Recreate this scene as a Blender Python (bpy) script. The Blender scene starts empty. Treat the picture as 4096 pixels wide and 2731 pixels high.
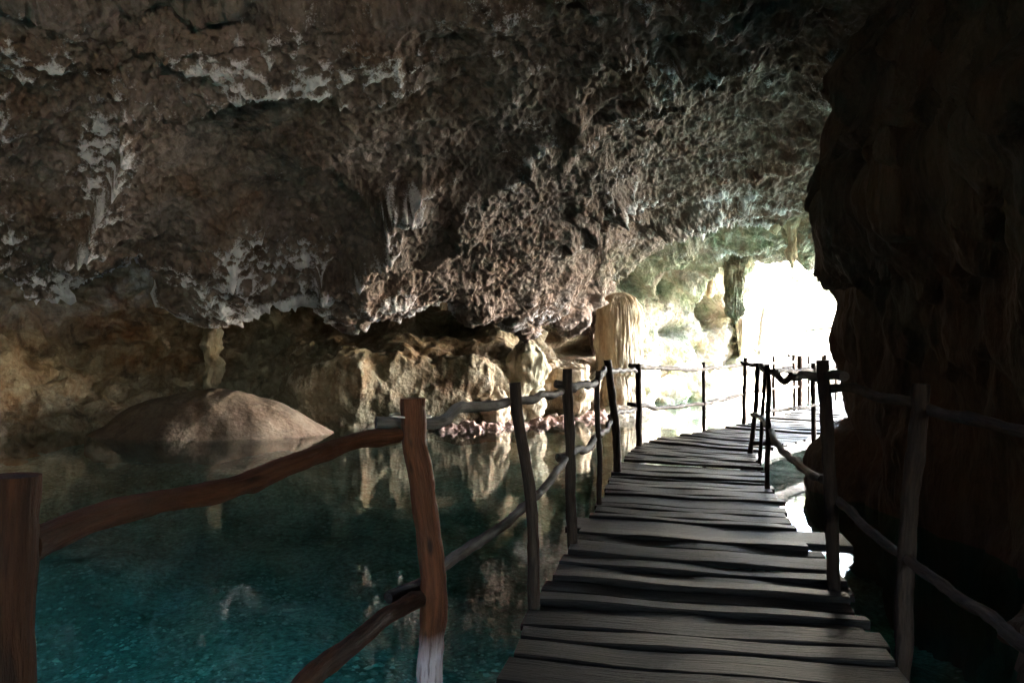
import bpy, math, random
import numpy as np
from mathutils import Vector

# ------------------------------------------------------------------ camera, world, sun
scene = bpy.context.scene
COL = scene.collection
F = 3308.0                      # focal length in pixels of the 4096 wide photograph
EYE = 1.40
HOR = 1385.0
WATER = -0.45

cam_d = bpy.data.cameras.new('camera')
cam = bpy.data.objects.new('camera', cam_d)
COL.objects.link(cam)
cam_d.sensor_width = 22.3
cam_d.lens = 18.01
cam_d.clip_start = 0.05
cam_d.clip_end = 2000
cam.location = (0, 0, EYE)
cam.rotation_euler = (math.radians(90) + math.atan((HOR - 1365.5) / F), 0, 0)
scene.camera = cam

SUN_EL, SUN_AZ = 40.0, 72.0     # azimuth clockwise from +Y
world = bpy.data.worlds.new("World")
scene.world = world
world.use_nodes = True
wn = world.node_tree
for n in list(wn.nodes):
    wn.nodes.remove(n)
sky = wn.nodes.new('ShaderNodeTexSky')
sky.sky_type = 'NISHITA'
sky.sun_disc = False
sky.sun_elevation = math.radians(SUN_EL)
sky.sun_rotation = math.radians(SUN_AZ)
sky.dust_density = 2.0
bg = wn.nodes.new('ShaderNodeBackground')
bg.inputs['Strength'].default_value = 0.12
wo = wn.nodes.new('ShaderNodeOutputWorld')
wn.links.new(sky.outputs[0], bg.inputs['Color'])
wn.links.new(bg.outputs[0], wo.inputs['Surface'])

sun_d = bpy.data.lights.new('sun', 'SUN')
sun_d.energy = 4.5
sun_d.angle = math.radians(0.5)
sun_d.color = (1.0, 0.95, 0.86)
sun = bpy.data.objects.new('sun', sun_d)
COL.objects.link(sun)
az, el = math.radians(SUN_AZ), math.radians(SUN_EL)
sdir = Vector((math.sin(az) * math.cos(el), math.cos(az) * math.cos(el), math.sin(el)))
sun.rotation_euler = sdir.to_track_quat('Z', 'Y').to_euler()
sun.location = (20, 40, 40)

scene.view_settings.view_transform = 'Standard'
scene.view_settings.look = 'None'
scene.view_settings.gamma = 1.0
scene.view_settings.use_curve_mapping = False
scene.view_settings.exposure = 6.3
scene.render.engine = 'CYCLES'
cy = scene.cycles
cy.max_bounces = 10
cy.diffuse_bounces = 6
cy.glossy_bounces = 4
cy.transparent_max_bounces = 12
cy.use_denoising = True
cy.caustics_reflective = False
cy.caustics_refractive = False
cy.sample_clamp_indirect = 12.0
try:
    cy.denoiser = 'OPENIMAGEDENOISE'
except Exception:
    pass

rng = random.Random(7)

# ------------------------------------------------------------------ numeric helpers
def P(u, v, d):
    """point at depth d (along +Y) seen at pixel (u, v) of the photograph"""
    return ((u - 2048.0) / F * d, d, EYE - (v - HOR) / F * d)

def _h(ix, iy, iz, seed):
    with np.errstate(over='ignore'):
        h = (ix.astype(np.uint32) * np.uint32(374761393) + iy.astype(np.uint32) * np.uint32(668265263)
             + iz.astype(np.uint32) * np.uint32(2147483647) + np.uint32((seed * 974711 + 12345) & 0xffffffff))
        h = (h ^ (h >> np.uint32(13))) * np.uint32(1274126177)
        h = (h ^ (h >> np.uint32(16))) * np.uint32(2246822519)
        return h ^ (h >> np.uint32(15))

def perlin(p, seed=0):
    p = np.asarray(p, dtype=np.float32)
    i = np.floor(p).astype(np.int64)
    f = p - i
    w = f * f * f * (f * (f * 6 - 15) + 10)
    out = 0
    for dx in (0, 1):
        wx = w[:, 0] if dx else 1 - w[:, 0]
        for dy in (0, 1):
            wy = w[:, 1] if dy else 1 - w[:, 1]
            for dz in (0, 1):
                wz = w[:, 2] if dz else 1 - w[:, 2]
                h = _h(i[:, 0] + dx, i[:, 1] + dy, i[:, 2] + dz, seed)
                gx = (h & np.uint32(1023)).astype(np.float32) / 511.5 - 1
                gy = ((h >> np.uint32(10)) & np.uint32(1023)).astype(np.float32) / 511.5 - 1
                gz = ((h >> np.uint32(20)) & np.uint32(1023)).astype(np.float32) / 511.5 - 1
                out = out + wx * wy * wz * (gx * (f[:, 0] - dx) + gy * (f[:, 1] - dy) + gz * (f[:, 2] - dz))
    return out * 1.4

def fbm(p, octv=4, seed=0, gain=0.5):
    a, s, out = 1.0, 1.0, 0
    for k in range(octv):
        out = out + a * perlin(p * s, seed + k)
        a *= gain
        s *= 2.03
    return out

def worley(p, seed=0):
    """nearest and second nearest cell distances"""
    p = np.asarray(p, dtype=np.float32)
    i = np.floor(p).astype(np.int64)
    f = p - i
    f1 = np.full(len(p), 9.0, np.float32)
    f2 = np.full(len(p), 9.0, np.float32)
    for dx in (-1, 0, 1):
        for dy in (-1, 0, 1):
            for dz in (-1, 0, 1):
                h = _h(i[:, 0] + dx, i[:, 1] + dy, i[:, 2] + dz, seed)
                px = dx + (h & np.uint32(1023)).astype(np.float32) / 1023 - f[:, 0]
                py = dy + ((h >> np.uint32(10)) & np.uint32(1023)).astype(np.float32) / 1023 - f[:, 1]
                pz = dz + ((h >> np.uint32(20)) & np.uint32(1023)).astype(np.float32) / 1023 - f[:, 2]
                d = px * px + py * py + pz * pz
                f2 = np.minimum(f2, np.maximum(f1, d))
                f1 = np.minimum(f1, d)
    return np.sqrt(f1), np.sqrt(f2)

def sstep(a, b, x):
    t = np.clip((x - a) / (b - a), 0, 1)
    return t * t * (3 - 2 * t)

def hermite(xk, Y, x):
    """cubic interpolation along axis 0 of Y (k, ...) at knots xk"""
    xk = np.asarray(xk, float); Y = np.asarray(Y, float)
    m = np.zeros_like(Y)
    dx = np.diff(xk).reshape((-1,) + (1,) * (Y.ndim - 1))
    s = np.diff(Y, axis=0) / dx
    m[0] = s[0]; m[-1] = s[-1]
    m[1:-1] = 0.5 * (s[1:] + s[:-1])
    j = np.clip(np.searchsorted(xk, x, side='right') - 1, 0, len(xk) - 2)
    h = (xk[j + 1] - xk[j])
    t = (x - xk[j]) / h
    sh = (-1,) + (1,) * (Y.ndim - 1)
    t = t.reshape(sh); h = h.reshape(sh)
    return ((2*t**3 - 3*t**2 + 1) * Y[j] + (t**3 - 2*t**2 + t) * h * m[j]
            + (-2*t**3 + 3*t**2) * Y[j + 1] + (t**3 - t**2) * h * m[j + 1])

def mesh_from(name, verts, faces, mat=None, smooth=True, attrs=None, parent=None):
    me = bpy.data.meshes.new(name)
    verts = np.asarray(verts, dtype=np.float32)
    faces = np.asarray(faces, dtype=np.int32)
    n = faces.shape[1]
    me.vertices.add(len(verts))
    me.vertices.foreach_set('co', verts.ravel())
    me.loops.add(faces.size)
    me.loops.foreach_set('vertex_index', faces.ravel())
    me.polygons.add(len(faces))
    me.polygons.foreach_set('loop_start', np.arange(len(faces), dtype=np.int32) * n)
    me.polygons.foreach_set('loop_total', np.full(len(faces), n, np.int32))
    me.polygons.foreach_set('use_smooth', np.full(len(faces), smooth, bool))
    me.update(calc_edges=True)
    me.validate()
    for k, a in (attrs or {}).items():
        at = me.attributes.new(k, 'FLOAT', 'POINT')
        at.data.foreach_set('value', np.asarray(a, dtype=np.float32).ravel())
    if mat:
        me.materials.append(mat)
    o = bpy.data.objects.new(name, me)
    COL.objects.link(o)
    if parent:
        o.parent = parent
    return o

def grid_faces(nr, nc, wrap=False):
    r = np.arange(nr - 1)[:, None]
    c = np.arange(nc if wrap else nc - 1)[None, :]
    c2 = (c + 1) % nc
    return np.stack([r * nc + c, r * nc + c2, (r + 1) * nc + c2, (r + 1) * nc + c], -1).reshape(-1, 4)

def grid_normals(G, toward):
    du = np.gradient(G, axis=1); dv = np.gradient(G, axis=0)
    N = np.cross(du, dv)
    N /= np.linalg.norm(N, axis=-1, keepdims=True) + 1e-9
    s = np.sign(np.sum(N * (np.asarray(toward) - G), axis=-1).mean())
    return N * s

def uv_of(p):
    y = np.maximum(p[..., 1], 0.3)
    return 2048 + p[..., 0] / y * F, HOR - (p[..., 2] - EYE) / y * F

def tag(o, label=None, cat=None, group=None, kind=None):
    if label: o['label'] = label
    if cat: o['category'] = cat
    if group: o['group'] = group
    if kind: o['kind'] = kind
    return o

def empty(name, loc=(0, 0, 0)):
    o = bpy.data.objects.new(name, None)
    o.location = loc
    COL.objects.link(o)
    return o

# ------------------------------------------------------------------ materials
def new_mat(name):
    m = bpy.data.materials.new(name)
    m.use_nodes = True
    nt = m.node_tree
    for n in list(nt.nodes):
        nt.nodes.remove(n)
    return m, nt

def N(nt, typ, **kw):
    n = nt.nodes.new(typ)
    for k, v in kw.items():
        if k.startswith('i_'):
            n.inputs[k[2:].replace('_', ' ')].default_value = v
        else:
            setattr(n, k, v)
    return n

def ramp(nt, fac, stops, interp='LINEAR'):
    r = nt.nodes.new('ShaderNodeValToRGB')
    r.color_ramp.interpolation = interp
    els = r.color_ramp.elements
    while len(els) < len(stops):
        els.new(0.5)
    for e, (p, c) in zip(els, stops):
        e.position = p
        e.color = (c[0], c[1], c[2], 1) if not isinstance(c, (int, float)) else (c, c, c, 1)
    nt.links.new(fac, r.inputs['Fac'])
    return r.outputs['Color']

def mixc(nt, fac, a, b, mode='MIX'):
    m = nt.nodes.new('ShaderNodeMix')
    m.data_type = 'RGBA'
    m.blend_type = mode
    for sock, val in ((m.inputs[0], fac), (m.inputs[6], a), (m.inputs[7], b)):
        if isinstance(val, bpy.types.NodeSocket):
            nt.links.new(val, sock)
        elif isinstance(val, (int, float)):
            sock.default_value = val
        else:
            sock.default_value = (val[0], val[1], val[2], 1)
    return m.outputs[2]

def math_n(nt, op, a, b=0.0, c=None):
    m = nt.nodes.new('ShaderNodeMath')
    m.operation = op
    for k, val in enumerate((a, b) if c is None else (a, b, c)):
        if isinstance(val, bpy.types.NodeSocket):
            nt.links.new(val, m.inputs[k])
        else:
            m.inputs[k].default_value = val
    return m.outputs[0]

def rock_mat(name, base, dark, red, pale, green, crust=(0.62, 0.58, 0.55), crust_lo=0.55, crust_hi=0.85,
             bump=1.0, scale=1.0, green_amt=0.5, rough=0.85, streak=False):
    """limestone: brown and rust patches, grey green stains, pale crust on the crests ('crest' attribute)"""
    m, nt = new_mat(name)
    L = nt.links
    geo = N(nt, 'ShaderNodeNewGeometry')
    mp = N(nt, 'ShaderNodeMapping')
    mp.inputs['Scale'].default_value = (scale, scale, scale * (0.25 if streak else 1.0))
    L.new(geo.outputs['Position'], mp.inputs['Vector'])
    def noise(s, d=5, r=0.6, off=0.0, dist=0.0):
        n = N(nt, 'ShaderNodeTexNoise')
        n.inputs['Scale'].default_value = s
        n.inputs['Detail'].default_value = d
        n.inputs['Roughness'].default_value = r
        n.inputs['Distortion'].default_value = dist
        v = N(nt, 'ShaderNodeVectorMath', operation='ADD')
        v.inputs[1].default_value = (off, off * 1.7, off * 0.6)
        L.new(mp.outputs[0], v.inputs[0])
        L.new(v.outputs[0], n.inputs['Vector'])
        return n.outputs['Fac']
    n1 = noise(0.55, 6, 0.6, 3.1, 0.4)
    n2 = noise(1.6, 6, 0.65, 9.0, 0.6)
    n3 = noise(9, 5, 0.7, 1.0)
    n4 = noise(34, 4, 0.7, 5.0)
    c = mixc(nt, ramp(nt, n1, [(0.38, 0.0), (0.62, 1.0)]), base, red)
    c = mixc(nt, ramp(nt, n2, [(0.40, 0.0), (0.66, 0.85)]), c, pale)
    gfac = math_n(nt, 'MULTIPLY', ramp(nt, noise(0.42, 5, 0.6, 20.0, 0.5), [(0.50, 0.0), (0.60, 1.0)]), green_amt)
    c = mixc(nt, gfac, c, green)
    c = mixc(nt, ramp(nt, noise(1.1, 7, 0.7, 31.0, 1.0), [(0.52, 0.0), (0.66, 0.75)]), c, dark)
    c = mixc(nt, 0.55, c, ramp(nt, n3, [(0.30, 0.45), (0.70, 1.25)]), 'MULTIPLY')
    c = mixc(nt, 0.35, c, ramp(nt, n4, [(0.30, 0.5), (0.70, 1.3)]), 'MULTIPLY')
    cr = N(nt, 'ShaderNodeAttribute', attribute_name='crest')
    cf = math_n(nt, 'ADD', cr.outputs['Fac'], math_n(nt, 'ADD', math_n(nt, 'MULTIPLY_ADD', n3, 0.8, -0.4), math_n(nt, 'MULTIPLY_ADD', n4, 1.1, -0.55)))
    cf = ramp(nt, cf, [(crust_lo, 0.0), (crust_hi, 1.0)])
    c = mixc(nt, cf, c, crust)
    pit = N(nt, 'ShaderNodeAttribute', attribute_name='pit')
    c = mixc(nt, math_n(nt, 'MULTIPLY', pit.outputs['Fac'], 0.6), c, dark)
    mo = N(nt, 'ShaderNodeAttribute', attribute_name='moss')
    mf = math_n(nt, 'MULTIPLY', mo.outputs['Fac'], ramp(nt, noise(0.8, 6, 0.7, 44.0, 0.5), [(0.36, 0.15), (0.60, 1.0)]))
    c = mixc(nt, mf, c, ramp(nt, noise(2.6, 6, 0.75, 51.0, 0.3), [(0.36, (0.07, 0.085, 0.045)), (0.52, (0.20, 0.21, 0.14)), (0.68, (0.36, 0.35, 0.27))]))
    b = N(nt, 'ShaderNodeBsdfPrincipled')
    L.new(c, b.inputs['Base Color'])
    b.inputs['Roughness'].default_value = rough
    b.inputs['Specular IOR Level'].default_value = 0.25
    hsum = math_n(nt, 'ADD', math_n(nt, 'MULTIPLY', n3, 0.06), math_n(nt, 'MULTIPLY', n4, 0.025))
    vo = N(nt, 'ShaderNodeTexVoronoi')
    vo.inputs['Scale'].default_value = 11
    L.new(mp.outputs[0], vo.inputs['Vector'])
    hsum = math_n(nt, 'ADD', hsum, math_n(nt, 'MULTIPLY', vo.outputs['Distance'], 0.035))
    bp = N(nt, 'ShaderNodeBump')
    bp.inputs['Strength'].default_value = 1.0
    bp.inputs['Distance'].default_value = bump
    L.new(hsum, bp.inputs['Height'])
    L.new(bp.outputs[0], b.inputs['Normal'])
    out = N(nt, 'ShaderNodeOutputMaterial')
    L.new(b.outputs[0], out.inputs['Surface'])
    return m

M_CEIL = rock_mat('limestone_ceiling', (0.24, 0.172, 0.146), (0.055, 0.042, 0.036), (0.21, 0.125, 0.085),
                  (0.325, 0.255, 0.235), (0.155, 0.15, 0.13), crust=(0.80, 0.75, 0.80), crust_lo=0.27, crust_hi=0.58, green_amt=0.28)  # crust tint also stands for sky light on the ceiling's rims
M_BACK = rock_mat('limestone_back_wall', (0.29, 0.22, 0.145), (0.06, 0.042, 0.028), (0.26, 0.145, 0.075),
                  (0.44, 0.38, 0.27), (0.24, 0.25, 0.18), crust=(0.52, 0.46, 0.36), crust_lo=0.75, crust_hi=1.05)
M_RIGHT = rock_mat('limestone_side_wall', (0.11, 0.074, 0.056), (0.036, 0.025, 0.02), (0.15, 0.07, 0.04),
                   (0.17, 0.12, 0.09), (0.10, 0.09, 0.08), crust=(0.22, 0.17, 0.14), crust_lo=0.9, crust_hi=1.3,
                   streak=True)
M_FLOW = rock_mat('flowstone', (0.44, 0.35, 0.23), (0.16, 0.11, 0.07), (0.38, 0.24, 0.14),
                  (0.60, 0.53, 0.40), (0.26, 0.26, 0.18), crust=(0.66, 0.60, 0.50), streak=True, bump=0.6)
M_MOUND = rock_mat('flowstone_mound', (0.17, 0.12, 0.085), (0.07, 0.05, 0.035), (0.17, 0.105, 0.07),
                   (0.23, 0.175, 0.125), (0.2, 0.18, 0.13), crust=(0.42, 0.33, 0.25), crust_lo=0.7, crust_hi=1.1, bump=0.3, green_amt=0.1)
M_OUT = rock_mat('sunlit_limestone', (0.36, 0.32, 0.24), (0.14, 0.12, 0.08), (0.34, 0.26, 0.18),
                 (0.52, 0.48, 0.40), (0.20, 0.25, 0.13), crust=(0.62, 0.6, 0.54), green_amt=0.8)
M_PINK = rock_mat('shore_rock', (0.30, 0.20, 0.16), (0.10, 0.06, 0.045), (0.32, 0.18, 0.135),
                  (0.44, 0.33, 0.28), (0.25, 0.22, 0.16), crust=(0.6, 0.5, 0.46), green_amt=0.1, bump=0.5)

def wood_mat(name, c1, c2, c3, along='Z', rough=0.6, pale_below=None, gloss=0.3, coord='Object'):
    m, nt = new_mat(name)
    L = nt.links
    tc = N(nt, 'ShaderNodeTexCoord')
    mp = N(nt, 'ShaderNodeMapping')
    sc = {'Z': (14, 14, 1.2), 'X': (1.2, 16, 16), 'U': (14, 14, 14)}[along]
    mp.inputs['Scale'].default_value = sc
    info = N(nt, 'ShaderNodeObjectInfo')
    ad = N(nt, 'ShaderNodeVectorMath', operation='ADD')
    cmb = N(nt, 'ShaderNodeCombineXYZ')
    L.new(math_n(nt, 'MULTIPLY', info.outputs['Random'], 17.0), cmb.inputs[0])
    L.new(math_n(nt, 'MULTIPLY', info.outputs['Random'], 31.0), cmb.inputs[1])
    if along == 'Z':
        ga = N(nt, 'ShaderNodeAttribute', attribute_name='grain')
        L.new(ga.outputs['Vector'], ad.inputs[0])
    else:
        L.new(tc.outputs[coord], ad.inputs[0])
    L.new(cmb.outputs[0], ad.inputs[1])
    L.new(ad.outputs[0], mp.inputs['Vector'])
    def noise(s, d=6, r=0.65, dist=0.6):
        n = N(nt, 'ShaderNodeTexNoise')
        n.inputs['Scale'].default_value = s
        n.inputs['Detail'].default_value = d
        n.inputs['Roughness'].default_value = r
        n.inputs['Distortion'].default_value = dist
        L.new(mp.outputs[0], n.inputs['Vector'])
        return n.outputs['Fac']
    a = noise(1.6); b_ = noise(5.0, 5, 0.7, 0.2); c_ = noise(0.5, 4, 0.6, 1.0)
    col = mixc(nt, ramp(nt, a, [(0.35, 0.0), (0.65, 1.0)]), c1, c2)
    col = mixc(nt, ramp(nt, c_, [(0.48, 0.0), (0.60, 0.9)]), col, c3)
    col = mixc(nt, 0.6, col, ramp(nt, b_, [(0.35, 0.35), (0.62, 1.25)]), 'MULTIPLY')
    col = mixc(nt, 0.5, col, ramp(nt, math_n(nt, 'MULTIPLY', info.outputs['Random'], 1.0), [(0.0, 0.6), (1.0, 1.2)]), 'MULTIPLY')
    if along == 'Z':
        vk = N(nt, 'ShaderNodeTexVoronoi'); vk.inputs['Scale'].default_value = 1.0
        mk = N(nt, 'ShaderNodeMapping'); mk.inputs['Scale'].default_value = (16, 16, 5.5)
        L.new(ad.outputs[0], mk.inputs['Vector']); L.new(mk.outputs[0], vk.inputs['Vector'])
        col = mixc(nt, ramp(nt, vk.outputs['Distance'], [(0.10, 0.85), (0.24, 0.0)]), col, (c3[0] * 0.35, c3[1] * 0.35, c3[2] * 0.35))
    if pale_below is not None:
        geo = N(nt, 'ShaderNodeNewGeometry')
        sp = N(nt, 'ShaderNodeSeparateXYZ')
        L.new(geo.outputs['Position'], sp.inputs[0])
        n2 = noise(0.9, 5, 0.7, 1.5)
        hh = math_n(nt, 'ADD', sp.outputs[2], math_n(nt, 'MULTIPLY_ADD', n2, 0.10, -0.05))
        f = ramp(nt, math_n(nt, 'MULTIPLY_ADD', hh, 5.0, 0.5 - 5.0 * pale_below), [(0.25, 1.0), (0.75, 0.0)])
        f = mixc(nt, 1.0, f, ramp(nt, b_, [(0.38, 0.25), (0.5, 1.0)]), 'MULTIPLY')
        col = mixc(nt, f, col, (0.36, 0.29, 0.29))  # light falling on the foot, mixed into the wood colour
    bs = N(nt, 'ShaderNodeBsdfPrincipled')
    L.new(col, bs.inputs['Base Color'])
    bs.inputs['Roughness'].default_value = rough
    bs.inputs['Specular IOR Level'].default_value = gloss
    bp = N(nt, 'ShaderNodeBump')
    bp.inputs['Strength'].default_value = 0.8
    bp.inputs['Distance'].default_value = 0.012
    L.new(math_n(nt, 'ADD', b_, a), bp.inputs['Height'])
    L.new(bp.outputs[0], bs.inputs['Normal'])
    out = N(nt, 'ShaderNodeOutputMaterial')
    L.new(bs.outputs[0], out.inputs['Surface'])
    return m

W_RED = wood_mat('red_brown_wood', (0.080, 0.029, 0.013), (0.042, 0.016, 0.008), (0.016, 0.008, 0.005), rough=0.6, gloss=0.12)
W_REDP = wood_mat('red_brown_wood_lit_foot', (0.12, 0.040, 0.017), (0.066, 0.023, 0.011), (0.025, 0.011, 0.007), pale_below=0.22, rough=0.6, gloss=0.12)  # the pale foot is a patch of light put into the colour
W_GREY = wood_mat('weathered_stick_wood', (0.075, 0.058, 0.045), (0.04, 0.031, 0.024), (0.12, 0.10, 0.082), rough=0.7, gloss=0.12)
W_DARK = wood_mat('dark_post_wood', (0.035, 0.022, 0.015), (0.02, 0.013, 0.010), (0.05, 0.034, 0.025), rough=0.7, gloss=0.07)
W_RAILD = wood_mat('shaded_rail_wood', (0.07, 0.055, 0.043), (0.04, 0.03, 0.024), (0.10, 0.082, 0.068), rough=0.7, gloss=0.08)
W_DECK = wood_mat('deck_board_wood', (0.0095, 0.0076, 0.0058), (0.004, 0.0033, 0.0026), (0.019, 0.0155, 0.012), along='X', rough=0.45, gloss=0.16)
W_BEAM = wood_mat('deck_beam_wood', (0.14, 0.12, 0.11), (0.09, 0.075, 0.07), (0.18, 0.16, 0.16), along='X')

def water_mat():
    m, nt = new_mat('pool_water')
    L = nt.links
    geo = N(nt, 'ShaderNodeNewGeometry')
    mp = N(nt, 'ShaderNodeMapping')
    mp.inputs['Scale'].default_value = (1.0, 1.5, 1.0)
    L.new(geo.outputs['Position'], mp.inputs['Vector'])
    n1 = N(nt, 'ShaderNodeTexNoise'); n1.inputs['Scale'].default_value = 3.0; n1.inputs['Detail'].default_value = 4
    n2 = N(nt, 'ShaderNodeTexNoise'); n2.inputs['Scale'].default_value = 0.7; n2.inputs['Detail'].default_value = 2
    L.new(mp.outputs[0], n1.inputs['Vector']); L.new(mp.outputs[0], n2.inputs['Vector'])
    h = math_n(nt, 'ADD', math_n(nt, 'MULTIPLY', n1.outputs['Fac'], 0.004), math_n(nt, 'MULTIPLY', n2.outputs['Fac'], 0.012))
    bp = N(nt, 'ShaderNodeBump'); bp.inputs['Strength'].default_value = 1.0; bp.inputs['Distance'].default_value = 0.35
    L.new(h, bp.inputs['Height'])
    gl = N(nt, 'ShaderNodeBsdfGlossy'); gl.inputs['Roughness'].default_value = 0.03
    gl.inputs['Color'].default_value = (1, 1, 1, 1)
    L.new(bp.outputs[0], gl.inputs['Normal'])
    tr = N(nt, 'ShaderNodeBsdfTransparent')
    sy = N(nt, 'ShaderNodeSeparateXYZ'); L.new(geo.outputs['Position'], sy.inputs[0])
    deep = ramp(nt, math_n(nt, 'MULTIPLY', sy.outputs[1], 1 / 20.0), [(0.42, (0.26, 0.86, 0.73)), (0.72, (0.78, 0.93, 0.88))])
    L.new(deep, tr.inputs['Color'])
    fr = N(nt, 'ShaderNodeFresnel'); fr.inputs['IOR'].default_value = 1.34
    L.new(bp.outputs[0], fr.inputs['Normal'])
    mx = N(nt, 'ShaderNodeMixShader')
    df = N(nt, 'ShaderNodeBsdfDiffuse'); df.inputs['Color'].default_value = (0.20, 0.46, 0.38, 1)
    m0 = N(nt, 'ShaderNodeMixShader'); L.new(ramp(nt, math_n(nt, 'MULTIPLY', sy.outputs[1], 1 / 20.0), [(0.45, 0.060), (0.80, 0.008)]), m0.inputs[0])
    L.new(tr.outputs[0], m0.inputs[1]); L.new(df.outputs[0], m0.inputs[2])
    L.new(fr.outputs[0], mx.inputs[0]); L.new(m0.outputs[0], mx.inputs[1]); L.new(gl.outputs[0], mx.inputs[2])
    out = N(nt, 'ShaderNodeOutputMaterial')
    L.new(mx.outputs[0], out.inputs['Surface'])
    return m
M_WATER = water_mat()

def bed_mat():
    m, nt = new_mat('lake_bed_gravel')
    L = nt.links
    geo = N(nt, 'ShaderNodeNewGeometry')
    def noise(s, d=5, r=0.6):
        n = N(nt, 'ShaderNodeTexNoise'); n.inputs['Scale'].default_value = s
        n.inputs['Detail'].default_value = d; n.inputs['Roughness'].default_value = r
        L.new(geo.outputs['Position'], n.inputs['Vector'])
        return n.outputs['Fac']
    vo = N(nt, 'ShaderNodeTexVoronoi'); vo.inputs['Scale'].default_value = 8
    L.new(geo.outputs['Position'], vo.inputs['Vector'])
    sp = ramp(nt, vo.outputs['Distance'], [(0.10, 1.0), (0.30, 0.0)])
    c = mixc(nt, ramp(nt, noise(0.8), [(0.40, 0.0), (0.62, 1.0)]), (0.15, 0.27, 0.22), (0.42, 0.62, 0.54))
    c = mixc(nt, 0.8, c, ramp(nt, noise(14, 6, 0.75), [(0.38, 0.25), (0.62, 1.5)]), 'MULTIPLY')
    c = mixc(nt, math_n(nt, 'MULTIPLY', sp, 0.7), c, (0.70, 0.80, 0.72))
    sz = N(nt, 'ShaderNodeSeparateXYZ'); L.new(geo.outputs['Position'], sz.inputs[0])
    dry = ramp(nt, math_n(nt, 'MULTIPLY_ADD', sz.outputs[2], 1.0, 1.1), [(0.45, 0.0), (0.75, 1.0)])
    c = mixc(nt, dry, c, ramp(nt, noise(1.5, 6, 0.7), [(0.35, (0.22, 0.18, 0.12)), (0.6, (0.48, 0.43, 0.34))]))
    b = N(nt, 'ShaderNodeBsdfPrincipled'); b.inputs['Roughness'].default_value = 0.8
    L.new(c, b.inputs['Base Color'])
    bp = N(nt, 'ShaderNodeBump'); bp.inputs['Distance'].default_value = 0.05
    L.new(noise(14, 6, 0.75), bp.inputs['Height']); L.new(bp.outputs[0], b.inputs['Normal'])
    out = N(nt, 'ShaderNodeOutputMaterial'); L.new(b.outputs[0], out.inputs['Surface'])
    return m
M_BED = bed_mat()

def plain_mat(name, col, rough=0.8, var=0.4, scale=8, transl=None):
    m, nt = new_mat(name)
    L = nt.links
    geo = N(nt, 'ShaderNodeNewGeometry')
    n = N(nt, 'ShaderNodeTexNoise'); n.inputs['Scale'].default_value = scale; n.inputs['Detail'].default_value = 5
    L.new(geo.outputs['Position'], n.inputs['Vector'])
    c = mixc(nt, 1.0, col, ramp(nt, n.outputs['Fac'], [(0.3, 1 - var), (0.7, 1 + var)]), 'MULTIPLY')
    b = N(nt, 'ShaderNodeBsdfPrincipled'); b.inputs['Roughness'].default_value = rough
    L.new(c, b.inputs['Base Color'])
    out = N(nt, 'ShaderNodeOutputMaterial')
    if transl:
        t = N(nt, 'ShaderNodeBsdfTranslucent'); t.inputs['Color'].default_value = (*transl, 1)
        mx = N(nt, 'ShaderNodeMixShader'); mx.inputs[0].default_value = 0.4
        L.new(b.outputs[0], mx.inputs[1]); L.new(t.outputs[0], mx.inputs[2]); L.new(mx.outputs[0], out.inputs['Surface'])
    else:
        L.new(b.outputs[0], out.inputs['Surface'])
    return m
M_LEAF = plain_mat('glare_pale_leaf', (0.17, 0.19, 0.12), var=0.4, transl=(0.26, 0.29, 0.18))  # outside glare put into a paled leaf colour
M_BARK = plain_mat('bark', (0.20, 0.17, 0.13), scale=14)
M_TIE = plain_mat('plastic_tie', (0.62, 0.52, 0.42), rough=0.35, var=0.1)
M_SOIL = plain_mat('pale_soil', (0.36, 0.32, 0.24), var=0.35, scale=3)

# ------------------------------------------------------------------ the cave: ceiling sheet
def tab(pairs):
    a = np.array(pairs, float)
    return lambda x: np.interp(x, a[:, 0], a[:, 1])
def stab(pairs):
    a = np.array(pairs, float)
    return lambda x: hermite(a[:, 0], a[:, 1], np.clip(np.asarray(x, float), a[0, 0], a[-1, 0]))
K = 4096 / 2352.0               # tracing was done on a 2352 wide view of the photograph

lip_trace = [(-1600, 640), (-700, 650), (-250, 610), (0, 612), (30, 640), (55, 690), (90, 692), (115, 680), (128, 640), (140, 612),
             (180, 606), (215, 590), (245, 590), (262, 565), (295, 545), (322, 552), (335, 596), (355, 612), (372, 640), (368, 690),
             (395, 706), (430, 700), (455, 722), (485, 726), (520, 706), (555, 680), (580, 690), (610, 684), (660, 678), (690, 655),
             (712, 664), (738, 706), (752, 690), (775, 706), (800, 728), (860, 722), (900, 728), (935, 716), (962, 705), (1000, 682),
             (1030, 690), (1055, 696), (1080, 728), (1120, 734), (1160, 722), (1190, 745), (1205, 768), (1225, 762), (1245, 715),
             (1262, 708), (1285, 735), (1310, 750), (1330, 742), (1345, 710), (1358, 670), (1370, 625), (1385, 588),
             (1460, 570), (1520, 560), (1600, 552), (1680, 545), (1735, 560), (1760, 585), (1800, 600), (1850, 592), (1900, 560), (2400, 500), (4200, 400)]
lipv_f = tab([(a * K, b * K) for a, b in lip_trace])
yl_f = stab([(-2800, 8.5), (-1200, 10.2), (-400, 11.6), (0, 12.4), (700, 13.2), (1400, 14.2), (1800, 15.4), (2090, 17.5), (2300, 19.5),
             (2410, 21.5), (2480, 24.0), (2700, 25.5), (3000, 24.0), (3250, 19.5), (3450, 17.0), (3700, 15.5), (4200, 14), (7300, 9)])
H_f = stab([(-2800, 5.4), (-800, 6.0), (400, 6.2), (1400, 6.1), (2300, 5.6), (3000, 5.7), (7300, 5.7)])

SKYLIGHT = (-6.0, 0.8, 2.0, 2.6)      # a hole in the roof over the pool, left of and behind the camera
def wob_u(p):
    return fbm(p * 0.8, 3, 33) * 40

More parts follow.
